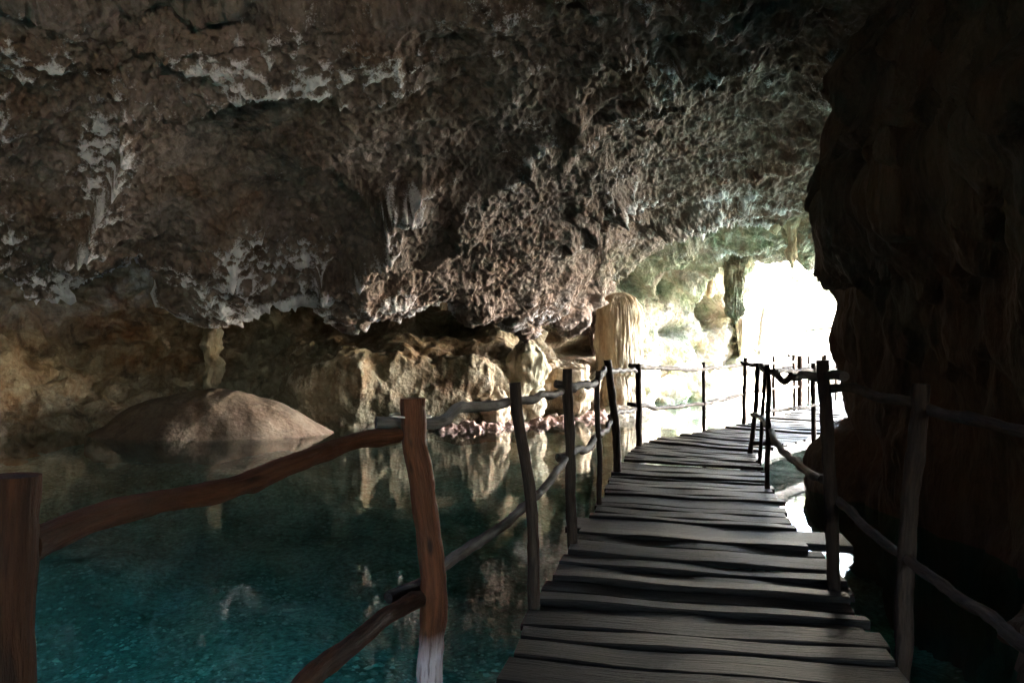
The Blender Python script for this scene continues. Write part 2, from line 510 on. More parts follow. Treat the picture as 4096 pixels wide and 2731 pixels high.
def ceiling_sheet():
    us = np.concatenate([np.linspace(-2800, -60, 70, endpoint=False), np.linspace(-60, 3420, 1060, endpoint=False),
                         np.linspace(3420, 7300, 60)])
    lipv = lipv_f(us)
    ker = np.hanning(90); ker /= ker.sum()
    pad = np.pad(lipv, 45, mode='edge')
    lips = np.convolve(pad, ker, mode='same')[45:-45]      # smoothed lip for the slab's overall slope
    yl, H = yl_f(us), H_f(us)
    zl = EYE + (HOR - lips) / F * yl
    a = (us - 2048) / F
    gs = stab([(-2800, 1.1), (-400, 0.92), (0, 0.85), (1400, 0.64), (1800, 0.54), (2090, 0.44), (2300, 0.32), (2500, 0.18), (2700, 0.11), (3000, 0.07), (3300, 0.10), (4200, 0.25), (7300, 0.5)])(us)
    ytop = hermite([-2800, -400, 0, 1500, 2500, 7300], [6.0, 7.8, 8.3, 8.6, 8.4, 7.5], us)
    rows = []
    def world(x, y, z): rows.append(np.stack([x, y + 0 * x, z + 0 * x], -1))
    wid = 1 + 1.3 * sstep(0.6, 1.46, -a)
    world(a * 13, -14.0, H + 1.2)
    world(a * 6 * wid, -1.5, H + 0.5)
    world(a * 4.6 * (1 + (wid - 1) * 1.3), 2.2, H + 0.0)
    def ray(v, ymul=1.0, add=0.0):
        s = (HOR - v) / F
        y = ytop * (0.494 + gs) / (s + gs)
        rows.append(np.stack([a * y, y, EYE + s * y], -1))
    fr = [0.0, 0.2, 0.4, 0.6, 0.78, 0.92, 1.0]
    for f_ in fr:
        ray(-250 + f_ * (lipv + 250))
    # behind the lip: curls back over the recess on the left, runs down to the water in the far chamber,
    # and turns up into the outer cliff over the mouth
    lt = rows[-1]
    left = sstep(2355, 2425, us)
    mouth = sstep(2960, 3010, us)
    def blend(A, B, C):
        q = A * (1 - left)[:, None] + B * left[:, None]
        return q * (1 - mouth)[:, None] + C * mouth[:, None]
    base_y = np.interp(us, [2350, 2480, 2600, 2800, 3000], [24.5, 25.5, 28, 30.5, 32.5])
    def down(z, off):
        y = base_y + off
        return np.stack([a * y, y, z + 0 * y], -1)
    A1 = lt + np.array([0.0, 0.55, 0.22]); A2 = lt + np.array([0.0, 1.7, 0.75]); A3 = lt + np.array([0, 4.2, 1.6])
    B1 = down(3.4, -1.0); B2 = down(1.5, -0.2); B3 = down(-2.2, 0.3)
    C1 = lt + np.array([0.0, 0.9, 0.7]); C2 = lt + np.array([0, 1.6, 2.6]); C3 = lt + np.array([0, 2.2, 9.0])
    rows += [blend(A1, B1, C1), blend(A2, B2, C2), blend(A3, B3, C3)]
    R = np.stack(rows)
    kn = np.array([0, 1, 2, 3, 4, 5, 6, 7, 7.9, 8.5, 9.2, 10.2, 11.4], float)
    t = np.concatenate([np.linspace(0, 2.7, 40, endpoint=False), np.linspace(2.7, 9.1, 590, endpoint=False), np.linspace(9.1, 11.4, 130)])
    G = hermite(kn, R, t)
    Nn = grid_normals(G, (0, 0, 0))
    sh = G.shape[:2]
    p = G.reshape(-1, 3); n = Nn.reshape(-1, 3)
    U, V = uv_of(p); U = U / K; V = V / K          # traced features are in 2352-wide units
    tt = np.repeat(t, sh[1])
    big = fbm(p * 0.33, 3, 5)
    warp = np.stack([fbm(p * 0.9, 3, 11), fbm(p * 0.9, 3, 12), fbm(p * 0.9, 3, 13)], -1)
    q = p + warp * 0.22
    # how pitted: smooth brown belly on the left, honeycombed centre and right
    def blob(cu, cv, ru, rv): return np.exp(-(((U - cu) / ru) ** 2 + ((V - cv) / rv) ** 2))
    smooth = np.clip(blob(480, 380, 300, 170) + blob(760, 260, 220, 60) + blob(420, 660, 90, 60) * 0.7 + blob(90, 420, 90, 160) * 0.6
                     + blob(1500, 620, 130, 60) * 0.4, 0, 1)
    amp = (1 - 0.72 * smooth) * (1 - 0.30 * blob(1100, 500, 260, 170)) * (1 - 0.45 * blob(1260, 640, 170, 150))
    f1a, f2a = worley(q * np.array([0.65, 1.0, 1.0]), 3)
    f1b, f2b = worley(q * np.array([1.5, 2.3, 2.3]) + 7, 4)
    w2 = warp * 0.06
    f1c, f2c = worley((p + w2) * np.array([5.6, 8.0, 8.0]) + 3, 6)
    f1d, _ = worley((p + w2) * 12 + 9, 8)
    fine = fbm(p * 5, 3, 21)
    dist = np.clip(p[:, 1], 3, 30)
    near = sstep(28, 6, dist)
    chamber = sstep(1365, 1440, U + wob_u(p)) * sstep(-35, 35, V - (575 - (U - 1420) * 0.26) + wob_u(p) * 0.5)
    f1e, f2e = worley(q * np.array([0.55, 0.55, 0.30]), 17)
    hang = (0.55 - f1e) * 1.1 + fbm(p * np.array([1.4, 1.4, 0.5]), 3, 18) * 0.35
    disp = (big * 0.22 + chamber * hang * 0.75 + (f1a - 0.55) * 0.22 * (0.3 + 0.7 * amp) + (f1b - 0.5) * 0.14 * amp
            + (f1c - 0.5) * 0.105 * amp + (f1d - 0.5) * 0.085 * (0.35 + 0.65 * amp) + fine * 0.05)
    hem = p[:, 2] * 1.25 + fbm(p * np.array([0.45, 0.7, 0.7]), 3, 66) * 1.1
    fh = hem - np.floor(hem)
    tmask = sstep(-0.25, 0.35, fbm(p * 0.45, 2, 67)) * (1 - 0.6 * smooth) * (1 - chamber)
    disp += sstep(0.0, 0.10, fh) * (1 - fh) * 0.30 * tmask
    for cu, cv, ru, rv, dd in ((1535, 668, 34, 20, 1.5), (1448, 655, 16, 22, 1.2), (1565, 760, 22, 20, 1.2), (1600, 800, 20, 30, 1.0), (1660, 620, 16, 16, .8),
                               (1500, 610, 40, 14, .7), (1620, 720, 14, 40, .9)):
        disp -= dd * blob(cu, cv, ru, rv)
    disp += 0.8 * (blob(1490, 700, 16, 60) + blob(1585, 640, 40, 12) + blob(1650, 700, 14, 50))
    # traced ledges: steep cliff on one side, gentle back on the other
    wu = fbm(p * 2.2, 3, 31) * 26; wv = fbm(p * 2.2, 3, 32) * 26
    UU, VV = U + wu, V + wv
    ledges = [  # (polyline, side, height, inner length)
        ([(320, 150), (290, 200), (285, 260), (300, 340), (262, 390), (228, 470), (200, 520), (150, 575), (120, 600)], -1, 0.42, 70),
        ([(625, 455), (600, 490), (560, 545), (525, 600), (560, 640), (600, 682)], 1, 0.34, 90),
        ([(975, 370), (962, 415), (922, 448), (888, 430), (868, 480), (880, 520), (842, 560), (815, 600), (765, 598), (733, 602), (724, 640), (752, 700)], -1, 0.62, 80),
        ([(205, 195), (310, 160), (350, 200), (470, 208), (540, 178), (640, 150), (760, 160), (870, 190), (960, 200), (1060, 170)], -1, 0.30, 80),
        ([(0, 140), (60, 165), (110, 140), (220, 110), (330, 90), (420, 60), (560, 50), (700, 70)], -1, 0.16, 50),
        ([(1290, 480), (1400, 470), (1520, 500), (1640, 470), (1760, 480), (1850, 480)], -1, 0.35, 90),
        ([(1150, 60), (1250, 120), (1400, 100), (1560, 130), (1700, 100), (1860, 160)], -1, 0.22, 70),
        ([(380, 600), (440, 590), (480, 640), (500, 690)], 1, 0.18, 40),
    ]
    crest_extra = np.zeros(len(p))
    infr = (tt > 2.2) & (tt < 9.3)
    idx = np.nonzero(infr)[0]
    for poly, side, hgt, ln in ledges:
        pu, pv = UU[idx], VV[idx]
        best = np.full(len(idx), 1e9); sgn = np.zeros(len(idx)); endf = np.ones(len(idx))
        for k in range(len(poly) - 1):
            ax, ay = poly[k]; bx, by = poly[k + 1]
            ex, ey = bx - ax, by - ay
            l2 = ex * ex + ey * ey
            s_ = np.clip(((pu - ax) * ex + (pv - ay) * ey) / l2, 0, 1)
            dx_, dy_ = pu - ax - s_ * ex, pv - ay - s_ * ey
            d_ = np.hypot(dx_, dy_)
            cr_ = ex * dy_ - ey * dx_
            m_ = d_ < best
            best = np.where(m_, d_, best)
            sgn = np.where(m_, np.sign(cr_), sgn)
            ff = (k + s_) / (len(poly) - 1)
            endf = np.where(m_, np.clip(np.minimum(ff, 1 - ff) * 6, 0, 1), endf)
        inside = sgn * (1 if side > 0 else -1) * -1 > 0 if False else (sgn * side > 0)
        hgt_v = np.where(inside, np.exp(-best / ln) , np.exp(-best / 5.0)) * hgt * endf
        disp[idx] += hgt_v
        crest_extra[idx] = np.maximum(crest_extra[idx], np.where(inside, np.exp(-best / 26), np.exp(-best / 4)) * endf * min(1, hgt * 2.4))
    # rim along the lip itself, crust and caught light in one colour
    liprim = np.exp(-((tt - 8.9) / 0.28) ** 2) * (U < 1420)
    disp += liprim * 0.10 + liprim * 0.25 * (f1b - 0.5)
    fade = sstep(-6, 1.0, p[:, 1])
    disp *= 0.4 + 0.6 * fade
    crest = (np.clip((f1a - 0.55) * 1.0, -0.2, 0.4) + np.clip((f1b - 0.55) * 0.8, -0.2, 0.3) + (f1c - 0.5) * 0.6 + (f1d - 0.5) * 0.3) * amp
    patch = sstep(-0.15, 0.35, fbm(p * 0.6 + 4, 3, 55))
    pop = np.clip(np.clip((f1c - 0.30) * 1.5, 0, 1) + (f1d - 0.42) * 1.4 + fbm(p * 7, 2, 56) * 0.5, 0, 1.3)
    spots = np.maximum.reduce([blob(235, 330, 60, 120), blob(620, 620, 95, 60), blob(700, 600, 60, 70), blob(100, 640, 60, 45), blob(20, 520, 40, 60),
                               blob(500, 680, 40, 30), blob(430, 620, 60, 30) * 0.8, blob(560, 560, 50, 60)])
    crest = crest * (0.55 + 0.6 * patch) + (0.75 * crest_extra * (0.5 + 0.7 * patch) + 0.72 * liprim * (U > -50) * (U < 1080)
            + 0.75 * spots + 0.28 * (blob(60, 60, 200, 110) + blob(700, 120, 350, 60) + blob(1250, 720, 60, 80) + blob(1400, 620, 40, 90))) * pop  # brightness of lit patches is added to the crust here
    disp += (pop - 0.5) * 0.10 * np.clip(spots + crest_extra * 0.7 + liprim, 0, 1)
    pit = np.clip((0.32 - f1c) * 2.2, 0, 1) * amp + np.clip((0.28 - f1b) * 1.6, 0, 0.6) * amp + 0.75 * blob(1150, 500, 330, 230)  # broad last term shades the centre by colour, against too much mouth light
    fc = grid_faces(*sh)
    cen = p[fc].mean(1)
    rag = fbm(cen * 0.9, 3, 58) * 0.35
    hole = ((cen[:, 0] - SKYLIGHT[0]) / SKYLIGHT[2]) ** 2 + ((cen[:, 1] - SKYLIGHT[1]) / SKYLIGHT[3]) ** 2 + rag < 1
    fc = fc[~(hole & (cen[:, 2] > 2.5))]
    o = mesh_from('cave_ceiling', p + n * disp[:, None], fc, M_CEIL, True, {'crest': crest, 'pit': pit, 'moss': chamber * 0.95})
    tag(o, kind='structure', label='pitted brown limestone ceiling sloping down over the pool')
    return o
ceiling_sheet()

# ------------------------------------------------------------------ back wall under the ceiling's lip
shore_f = stab([(-2800, 9.5), (-1200, 13.0), (-400, 15.8), (0, 17.0), (300, 18.2), (700, 18.9), (1200, 18.9), (1700, 19.2), (1950, 19.8), (2155, 20.9), (2350, 23.0), (2480, 25.2)])

def back_wall():
    us = np.concatenate([np.linspace(-2800, -40, 50, endpoint=False), np.linspace(-40, 2480, 720)])
    a = (us - 2048) / F
    yb = shore_f(us)
    rows = []
    for z, off in ((4.6, -2.6), (3.4, 0.2), (2.3, 0.9), (1.5, 0.8), (0.8, 0.5), (0.2, 0.1), (-0.45, -0.15), (-1.2, -0.7), (-3.0, -1.2)):
        y = yb + off
        rows.append(np.stack([a * y, y, z + 0 * y], -1))
    R = np.stack(rows)
    t = np.linspace(0, len(rows) - 1, 380)
    G = hermite(np.arange(len(rows)), R, t)
    Nn = grid_normals(G, (0, 0, 0))
    sh = G.shape[:2]
    p = G.reshape(-1, 3); n = Nn.reshape(-1, 3)
    U, V = uv_of(p); U /= K; V /= K
    warp = np.stack([fbm(p * 0.8, 3, 41), fbm(p * 0.8, 3, 42), fbm(p * 0.8, 3, 43)], -1)
    q = p + warp * 0.5
    f1a, _ = worley(q * np.array([0.7, 0.7, 1.1]), 14)
    f1b, _ = worley(q * np.array([1.8, 1.8, 2.2]) + 5, 15)
    f1c, _ = worley((p + warp * 0.1) * 5 + 5, 16)
    def blob(cu, cv, ru, rv): return np.exp(-(((U - cu) / ru) ** 2 + ((V - cv) / rv) ** 2))
    rough = np.clip(blob(820, 880, 180, 70) * 1.3 + blob(700, 830, 60, 70) + blob(1130, 890, 90, 80), 0, 1)
    disp = fbm(p * 0.4, 3, 51) * 0.5 - (f1a - 0.5) * 0.75 + (f1b - 0.45) * (0.16 + 0.2 * rough) + fbm(p * 2, 4, 52) * 0.12
    disp += (f1c - 0.5) * (0.04 + 0.12 * rough)
    # strata ledges, deep slot, projecting shelves
    disp += 0.10 * np.sin(p[:, 2] * 9 + fbm(p * 0.7, 2, 53) * 6) * sstep(-0.2, 0.5, fbm(p * 0.5, 2, 54))
    disp -= 1.3 * np.exp(-((V - 740 - (U - 900) * 0.05) / 26) ** 2) * sstep(760, 820, U) * sstep(1110, 1060, U)
    disp += 0.75 * np.exp(-((V - 870) / 70) ** 2) * sstep(620, 720, U) * sstep(1260, 1180, U)
    disp += 0.5 * blob(980, 780, 90, 28) + 0.45 * blob(1130, 775, 55, 32)
    disp -= 0.8 * blob(640, 790, 22, 18) + 0.9 * blob(1275, 765, 20, 26) + 1.0 * blob(1335, 800, 32, 16)
    crest = (f1b - 0.5) * 0.7 + (f1c - 0.5) * 1.2 * rough + 0.45 * rough
    pit = np.clip((0.3 - f1b) * 2, 0, 1)
    o = mesh_from('cave_back_wall', p + n * disp[:, None], grid_faces(*sh), M_BACK, True, {'crest': crest, 'pit': pit})
    tag(o, kind='structure', label='stained limestone wall behind the pool under the ceiling lip')
back_wall()

def rear_wall():
    xs = np.linspace(-34, 20, 80); zs = np.linspace(-3, 7.5, 24)
    X, Z = np.meshgrid(xs, zs)
    G = np.stack([X, -12.0 + 0.0 * X, Z], -1)
    p = G.reshape(-1, 3)
    d_ = fbm(p * 0.4, 4, 57) * 0.9
    fc = grid_faces(24, 80)
    cen = p[fc].mean(1)
    gap = (cen[:, 0] > 3.0 + fbm(cen * 0.8, 2, 59) * 0.5) & (cen[:, 0] < 9.0) & (cen[:, 2] < 3.6 + fbm(cen * 0.8, 2, 60) * 0.5)
    o = mesh_from('cave_rear_wall', p + d_[:, None] * np.array([0, 1, 0]), fc[~gap], M_BACK, True)
    tag(o, kind='structure', label='limestone wall closing the cave behind the viewer')
rear_wall()

def left_wall():
    ys = np.linspace(-14, 11.5, 60); zs = np.linspace(-3, 7.5, 24)
    Y, Z = np.meshgrid(ys, zs)
    G = np.stack([-14.6 + 0.02 * Y + 0 * Z, Y, Z], -1)
    p = G.reshape(-1, 3)
    p = p + (fbm(p * 0.4, 4, 157) * 0.9)[:, None] * np.array([1, 0, 0])
    o = mesh_from('cave_left_wall', p, grid_faces(24, 60), M_BACK, True)
    tag(o, kind='structure', label='limestone wall closing the pool on its far left')
left_wall()

def light_seal_hill():  # added unseen over the cave to seal light leaks
    xs = np.linspace(-34, 11, 150); ys = np.linspace(-18, 26, 150)
    X, Y = np.meshgrid(xs, ys)
    p = np.stack([X, Y, 0 * X], -1).reshape(-1, 3)
    x, y = p[:, 0], p[:, 1]
    bk = lambda q: np.interp(q, [-34, 1.2, 2.0, 4, 4.7, 11], [25.5, 25.5, 11.2, 10.8, 9.0, 10.0])
    e_ = np.minimum.reduce([x + 33, y + 17, bk(x) - y])
    zmin = np.where((x > 0.9) & (x < 4.6) & (y > 5), np.interp(y, [10, 15, 20, 25], [6.6, 5.6, 4.6, 3.6]), -2)
    p[:, 2] = zmin + (9 - zmin) * sstep(-1.2, 1.0, e_) + fbm(p * 0.3, 4, 161) * 0.8 * sstep(0, 2, e_)
    fc = grid_faces(150, 150)
    cen = p[fc].mean(1)
    hole = ((cen[:, 0] - SKYLIGHT[0]) / (SKYLIGHT[2] + 0.8)) ** 2 + ((cen[:, 1] - SKYLIGHT[1]) / (SKYLIGHT[3] + 0.8)) ** 2 < 1
    cut = cen[:, 1] > bk(cen[:, 0]) + 1.15
    gap = (cen[:, 0] > 2) & (cen[:, 1] < -13) & (cen[:, 2] < 8)
    o = mesh_from('light_seal_hill', p, fc[~(hole | cut | gap)], M_BED, True)
    tag(o, kind='structure', label='unseen rock slab added above the cave to shut out daylight')
light_seal_hill()

# ------------------------------------------------------------------ dark wall on the right
def right_wall():
    plan = [(22, 12.5), (14, 12.6), (8.5, 12.2), (5.6, 11.6), (4.35, 10.7), (4.15, 9.6), (4.1, 8.2), (4.0, 6.6), (3.8, 5.0), (3.6, 3.2),
            (3.5, 1.2), (3.7, -1.2), (9.5, -3.0), (10.5, -14.0)]
    pl = np.array(plan, float)
    k = np.concatenate([np.linspace(0, 2.4, 60, endpoint=False), np.linspace(2.4, 9.2, 560, endpoint=False), np.linspace(9.2, 13, 60)])
    xy = hermite(np.arange(len(plan)), pl, k)
    zs = np.linspace(-2.8, 9.8, 440)
    bul = stab([(-2.8, 0.5), (-1.2, 0.15), (-0.4, 0.12), (0.65, 0.20), (1.8, 0.0), (2.55, -0.33), (3.05, -0.52), (3.35, -0.40), (3.6, -0.28), (4.4, -0.16), (5.0, 0.1), (5.4, 0.28), (5.9, 0.1), (9.8, 0.0)])(zs)
    G = np.zeros((len(zs), len(k), 3))
    G[..., 0] = xy[None, :, 0] + bul[:, None]
    G[..., 1] = xy[None, :, 1] + bul[:, None] * 0.3
    G[..., 2] = zs[:, None]
    Nn = grid_normals(G, (0, 5, 1))
    sh = G.shape[:2]
    p = G.reshape(-1, 3); n = Nn.reshape(-1, 3)
    st = p * np.array([2.6, 2.6, 0.35])
    f1a, _ = worley(st, 61)
    f1b, _ = worley(st * 2.3 + 4, 62)
    # hanging curtains: stepped hems
    hem = (p[:, 2] * 0.9 + fbm(p * np.array([1.6, 1.6, 0.2]), 3, 63) * 0.9)
    fr_ = hem - np.floor(hem)
    up = sstep(-0.5, 2.5, p[:, 2])
    disp = fbm(p * 0.5, 3, 64) * 0.35 - (f1a - 0.5) * 0.26 * (0.4 + 0.6 * up) - (f1b - 0.5) * 0.10
    disp += (sstep(0.0, 0.10, fr_) * (1 - fr_)) * 0.30 * up + fbm(p * 3, 3, 65) * 0.06
    disp *= sstep(5.6, 4.4, k)[None, :].repeat(sh[0], 0).ravel() * 0.0 + 1.0
    crest = (0.5 - f1a) * 0.8
    pit = np.clip((f1a - 0.6) * 2, 0, 1)
    o = mesh_from('cave_side_wall', p + n * (disp * 0.8)[:, None], grid_faces(*sh), M_RIGHT, True, {'crest': crest, 'pit': pit})
    tag(o, kind='structure', label='dark fluted limestone wall to the right of the boardwalk')
right_wall()

# ------------------------------------------------------------------ lake bed, outer ground, water
def ground():
    xs = np.concatenate([np.linspace(-400, -24, 14), np.linspace(-22, 14, 260), np.linspace(16, 400, 14)])
    ys = np.concatenate([np.linspace(-300, -16, 10), np.linspace(-14, 44, 350), np.linspace(47, 500, 22)])
    X, Y = np.meshgrid(xs, ys)
    p = np.stack([X, Y, 0 * X], -1).reshape(-1, 3)
    x, y = p[:, 0], p[:, 1]
    z = -1.6 + 0.75 * sstep(8, 17, y) + fbm(p * 0.35, 3, 71) * 0.3 + fbm(p * 3, 3, 72) * 0.05
    bank = sstep(28.5, 33.5, y + fbm(p * 0.4, 2, 73) * 2.0 - np.clip((x - 8) * 0.15, -3, 3))
    z = z + bank * (1.9 + 0.35 * np.clip(y - 33, 0, 30) * (1 + 0.3 * fbm(p * 0.15, 2, 75))) + bank * fbm(p * 1.0, 4, 74) * 0.35
    side = sstep(-9.3, -11.0, x + fbm(p * 0.5, 2, 76)) * sstep(6.0, 4.0, y)  # unseen dry bank added below the skylight to bounce sun onto the ceiling
    z = z + side * 1.9
    out = (np.abs(x) > 24) | (y < -12.5)
    z = np.where(out, np.maximum(z, 0.6), z)
    p[:, 2] = z
    o = mesh_from('ground', p, grid_faces(len(ys), len(xs)), M_BED, True)
    tag(o, kind='structure', label='gravel lake bed rising to the pale bank outside')
ground()
def bed_stones():
    nr = np.random.RandomState(5)
    n = 14000
    y = 1.8 + 8.5 * nr.uniform(0, 1, n) ** 1.3
    x = -0.62 * y - 0.5 + nr.uniform(0, 1, n) * (0.62 * y + 1.6)
    keep = fbm(np.stack([x, y, 0 * x], -1) * 0.8, 3, 171) + nr.uniform(-.5, .5, n) > -0.15
    x, y = x[keep], y[keep]; n = len(x)
    base = np.stack([x, y, 0 * x], -1)
    z = -1.6 + 0.75 * sstep(8, 17, y) + fbm(base * 0.35, 3, 71) * 0.3 + fbm(base * 3, 3, 72) * 0.05
    ico = np.array([(1, 0, 0), (0.3, 0.95, 0), (-0.8, 0.6, 0), (-0.8, -0.6, 0), (0.3, -0.95, 0), (0.1, 0.05, 1.0)], float)
    fcs = np.array([(0, 1, 5), (1, 2, 5), (2, 3, 5), (3, 4, 5), (4, 0, 5)])
    s_ = (0.010 + 0.032 * nr.uniform(0, 1, n) ** 3)
    an = nr.uniform(0, 6.28, n)
    jit = 1 + nr.uniform(-.3, .3, (n, 6, 1))
    q = ico[None] * jit * s_[:, None, None] * np.array([1, 1, 0.55])
    qx = q[..., 0] * np.cos(an)[:, None] - q[..., 1] * np.sin(an)[:, None]
    qy = q[..., 0] * np.sin(an)[:, None] + q[..., 1] * np.cos(an)[:, None]
    V = np.stack([qx + x[:, None], qy + y[:, None], q[..., 2] + z[:, None] + 0.004], -1).reshape(-1, 3)
    Fq = (fcs[None] + (np.arange(n) * 6)[:, None, None]).reshape(-1, 3)
    o = mesh_from('bed_gravel', V, Fq, M_PEBBLE, False)
    tag(o, 'scattered pale stones lying on the bed of the teal pool', 'gravel', kind='stuff')
M_PEBBLE = plain_mat('pale_pebble', (0.60, 0.68, 0.60), var=0.6, scale=5)
bed_stones()
wt = mesh_from('water', [(-23, -13, WATER), (22, -13, WATER), (22, 40, WATER), (-23, 40, WATER)], [(0, 1, 2, 3)], M_WATER, False)
tag(wt, kind='structure', label='still teal pool water')

# ------------------------------------------------------------------ lumps of rock and flowstone
def lump(name, c, r, mat, nu=96, nv=64, amp=0.12, sc=1.0, seed=0, flute=0.0, worl=0.10, prof=None, parent=None):
    """closed rounded rock; prof(t) scales the radius with height t = 0 (foot) .. 1 (top)"""
    th = np.linspace(0, 2 * np.pi, nu, endpoint=False)
    ph = np.linspace(0.001, np.pi - 0.001, nv)
    T, H_ = np.meshgrid(th, ph)
    s = np.sin(H_); cz = -np.cos(H_)
    if prof is not None:
        s = prof((cz + 1) / 2)
    d = np.stack([np.cos(T) * s, np.sin(T) * s, cz], -1).reshape(-1, 3)
    p = d * np.array(r)
    w = p + np.array(c)
    nrm = d / (np.array(r)); nrm /= np.linalg.norm(nrm, axis=1, keepdims=True) + 1e-9
    f1, _ = worley(w * 1.7 * sc + seed, 81 + seed)
    f2, _ = worley(w * 5.0 * sc + seed, 91 + seed)
    ds = fbm(w * sc + seed * 3.1, 4, 80 + seed) * amp * 2 - (f1 - 0.5) * worl + (f2 - 0.5) * worl * 0.3
    if flute:
        fw = T.ravel() * 1.0
        f3, _ = worley(np.stack([np.cos(fw) * r[0] * 6 / flute * 0.12, np.sin(fw) * r[1] * 6 / flute * 0.12, w[:, 2] * 0.5], -1) * 3, 95)
        ds -= (f3 - 0.45) * flute * np.clip(s.ravel() * 1.6 - 0.5, 0, 1)
    p = p + nrm * ds[:, None]
    v = np.vstack([p, [[0, 0, p[:nu, 2].mean()]], [[0, 0, p[-nu:, 2].mean()]]])
    fc = grid_faces(nv, nu, True)
    n0 = nu * nv
    i = np.arange(nu)
    caps = np.concatenate([np.stack([np.full(nu, n0), (i + 1) % nu, i, i], -1)])
    o_faces = [tuple(f) for f in fc]
    cap = [(n0, (k + 1) % nu, k) for k in range(nu)] + [(n0 + 1, (nv - 1) * nu + k, (nv - 1) * nu + (k + 1) % nu) for k in range(nu)]
    me = bpy.data.meshes.new(name)
    me.from_pydata(v.tolist(), [], o_faces + cap)
    me.polygons.foreach_set('use_smooth', np.ones(len(me.polygons), bool))
    at = me.attributes.new('crest', 'FLOAT', 'POINT')
    at.data.foreach_set('value', np.concatenate([(f2 - 0.45) * 1.0, [0, 0]]).astype(np.float32))
    me.materials.append(mat)
    o = bpy.data.objects.new(name, me)
    o.location = c
    COL.objects.link(o)
    if parent:
        o.parent = parent
    return o

# low dome of flowstone on the far shore
md = 16.9
def mound_prof(t):
    return np.clip(1 - t, 0, 1) ** 0.62 * (0.55 + 0.45 * np.clip(1 - t, 0, 1))
mx, _, _ = P(838, 1750, 17.6)
o = lump('flowstone_mound', (mx, 17.7, -0.6), (2.55, 1.5, 1.04), M_MOUND, 200, 130, amp=0.055, sc=0.8, seed=2, worl=0.03,
         prof=lambda t: np.where(t < 0.565, 1.0, (np.arccos(np.clip((t - 0.565) / 0.435, 0, 1)) * 2 / np.pi) ** 0.85))
tag(o, 'smooth low tan dome of flowstone rising from the water at the back wall', 'flowstone mound')

def rock(name, u, v, d, w, h, mat, label, cat='boulder', depth=None, seed=0, **kw):
    x, y, z = P(u, v, d)
    o = lump(name, (x, y, z), (w, depth or w, h), mat, seed=seed, **kw)
    tag(o, label, cat)
    return o

# big dark boulder at the foot of the side wall
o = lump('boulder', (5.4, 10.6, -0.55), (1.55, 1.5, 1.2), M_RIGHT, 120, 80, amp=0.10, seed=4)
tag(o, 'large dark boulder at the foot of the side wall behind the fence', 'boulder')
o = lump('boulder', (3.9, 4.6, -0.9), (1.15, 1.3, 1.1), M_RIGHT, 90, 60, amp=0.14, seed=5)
tag(o, 'dark rounded boulder in the shadow beside the nearest right fence post', 'boulder')

# pale fluted column and its foot
def col_prof(t):
    t = np.clip(t, 0, 1)
    return np.where(t > 0.72, np.sqrt(np.clip(1 - ((t - 0.72) / 0.28) ** 2, 0, 1)), 0.94 + 0.06 * t) 
x, y, _ = P(2478, 1300, 22.6)
col_e = empty('stalagmite_column', (x, y, WATER))
tag(col_e, 'pale fluted stalagmite column with domed top standing at the far left of the mouth', 'stalagmite')
a_ = lump('fluted_shaft', (x, y, 1.75), (0.64, 0.62, 1.15), M_FLOW, 200, 120, amp=0.04, seed=6, flute=0.10, worl=0.04, prof=col_prof)
b_ = lump('rock_base', (x + 0.05, y + 0.1, 0.1), (0.60, 0.6, 0.85), M_FLOW, 120, 80, amp=0.10, seed=7, flute=0.08, prof=lambda t: 1.25 - 0.35 * t)
c_ = lump('flowstone_apron', (x + 0.25, y - 0.1, -0.55), (1.25, 0.9, 0.45), M_OUT, 120, 60, amp=0.08, seed=8)
for q_ in (a_, b_, c_):
    q_.parent = col_e
    q_.matrix_parent_inverse = col_e.matrix_basis.inverted()

def stalactite(name, u, v0, v1, d, w, mat, label, seed=0, flat=0.6, tip=0.25, cat='stalactite'):
    """hangs from the roof: v0 is its root, v1 its tip"""
    x, y, z0 = P(u, v0, d); _, _, z1 = P(u, v1, d)
    z0 += 0.5
    hh = (z0 - z1) / 2
    o = lump(name, (x, y, (z0 + z1) / 2), (w, w * flat, hh), mat, 90, 90, amp=0.06, sc=1.6, seed=seed, flute=w * 0.25, worl=0.10,
             prof=lambda t: (tip + (1 - tip) * np.clip(t, 0, 1) ** 0.6) * np.sqrt(np.clip(1 - (1 - np.clip(t * 6, 0, 1)) ** 2, 0, 1)))
    tag(o, label, cat)
    return o
M_MOSS = rock_mat('mossy_limestone', (0.10, 0.11, 0.07), (0.04, 0.045, 0.03), (0.14, 0.11, 0.07),
                  (0.17, 0.17, 0.12), (0.07, 0.09, 0.045), crust=(0.3, 0.3, 0.24), crust_lo=0.7, crust_hi=1.1, green_amt=0.8)
stalactite('stalactite', 2940, 980, 1300, 25.0, 0.40, M_MOSS, 'large green grey stalactite hanging at the left of the bright mouth', 11, tip=0.55)
stalactite('stalactite', 2990, 930, 1080, 25.5, 0.24, M_FLOW, 'tan stalactite hanging above and right of the big green grey one', 12)
stalactite('stalactite', 3168, 880, 1075, 20.0, 0.20, M_FLOW, 'pointed brown stalactite hanging against the right wall at the mouth', 13, tip=0.3)
stalactite('stalactite', 3105, 870, 935, 20.0, 0.24, M_FLOW, 'short brown stub of stalactite beside the right wall', 14)
stalactite('stalactite', 2610, 820, 925, 18.5, 0.22, M_FLOW, 'fluted olive stalactite cluster hanging above the stalagmite column', 15, tip=0.4)
stalactite('stalactite', 2840, 1040, 1180, 27.0, 0.22, M_FLOW, 'thin pale stalactite hanging left of the big green grey one', 16)

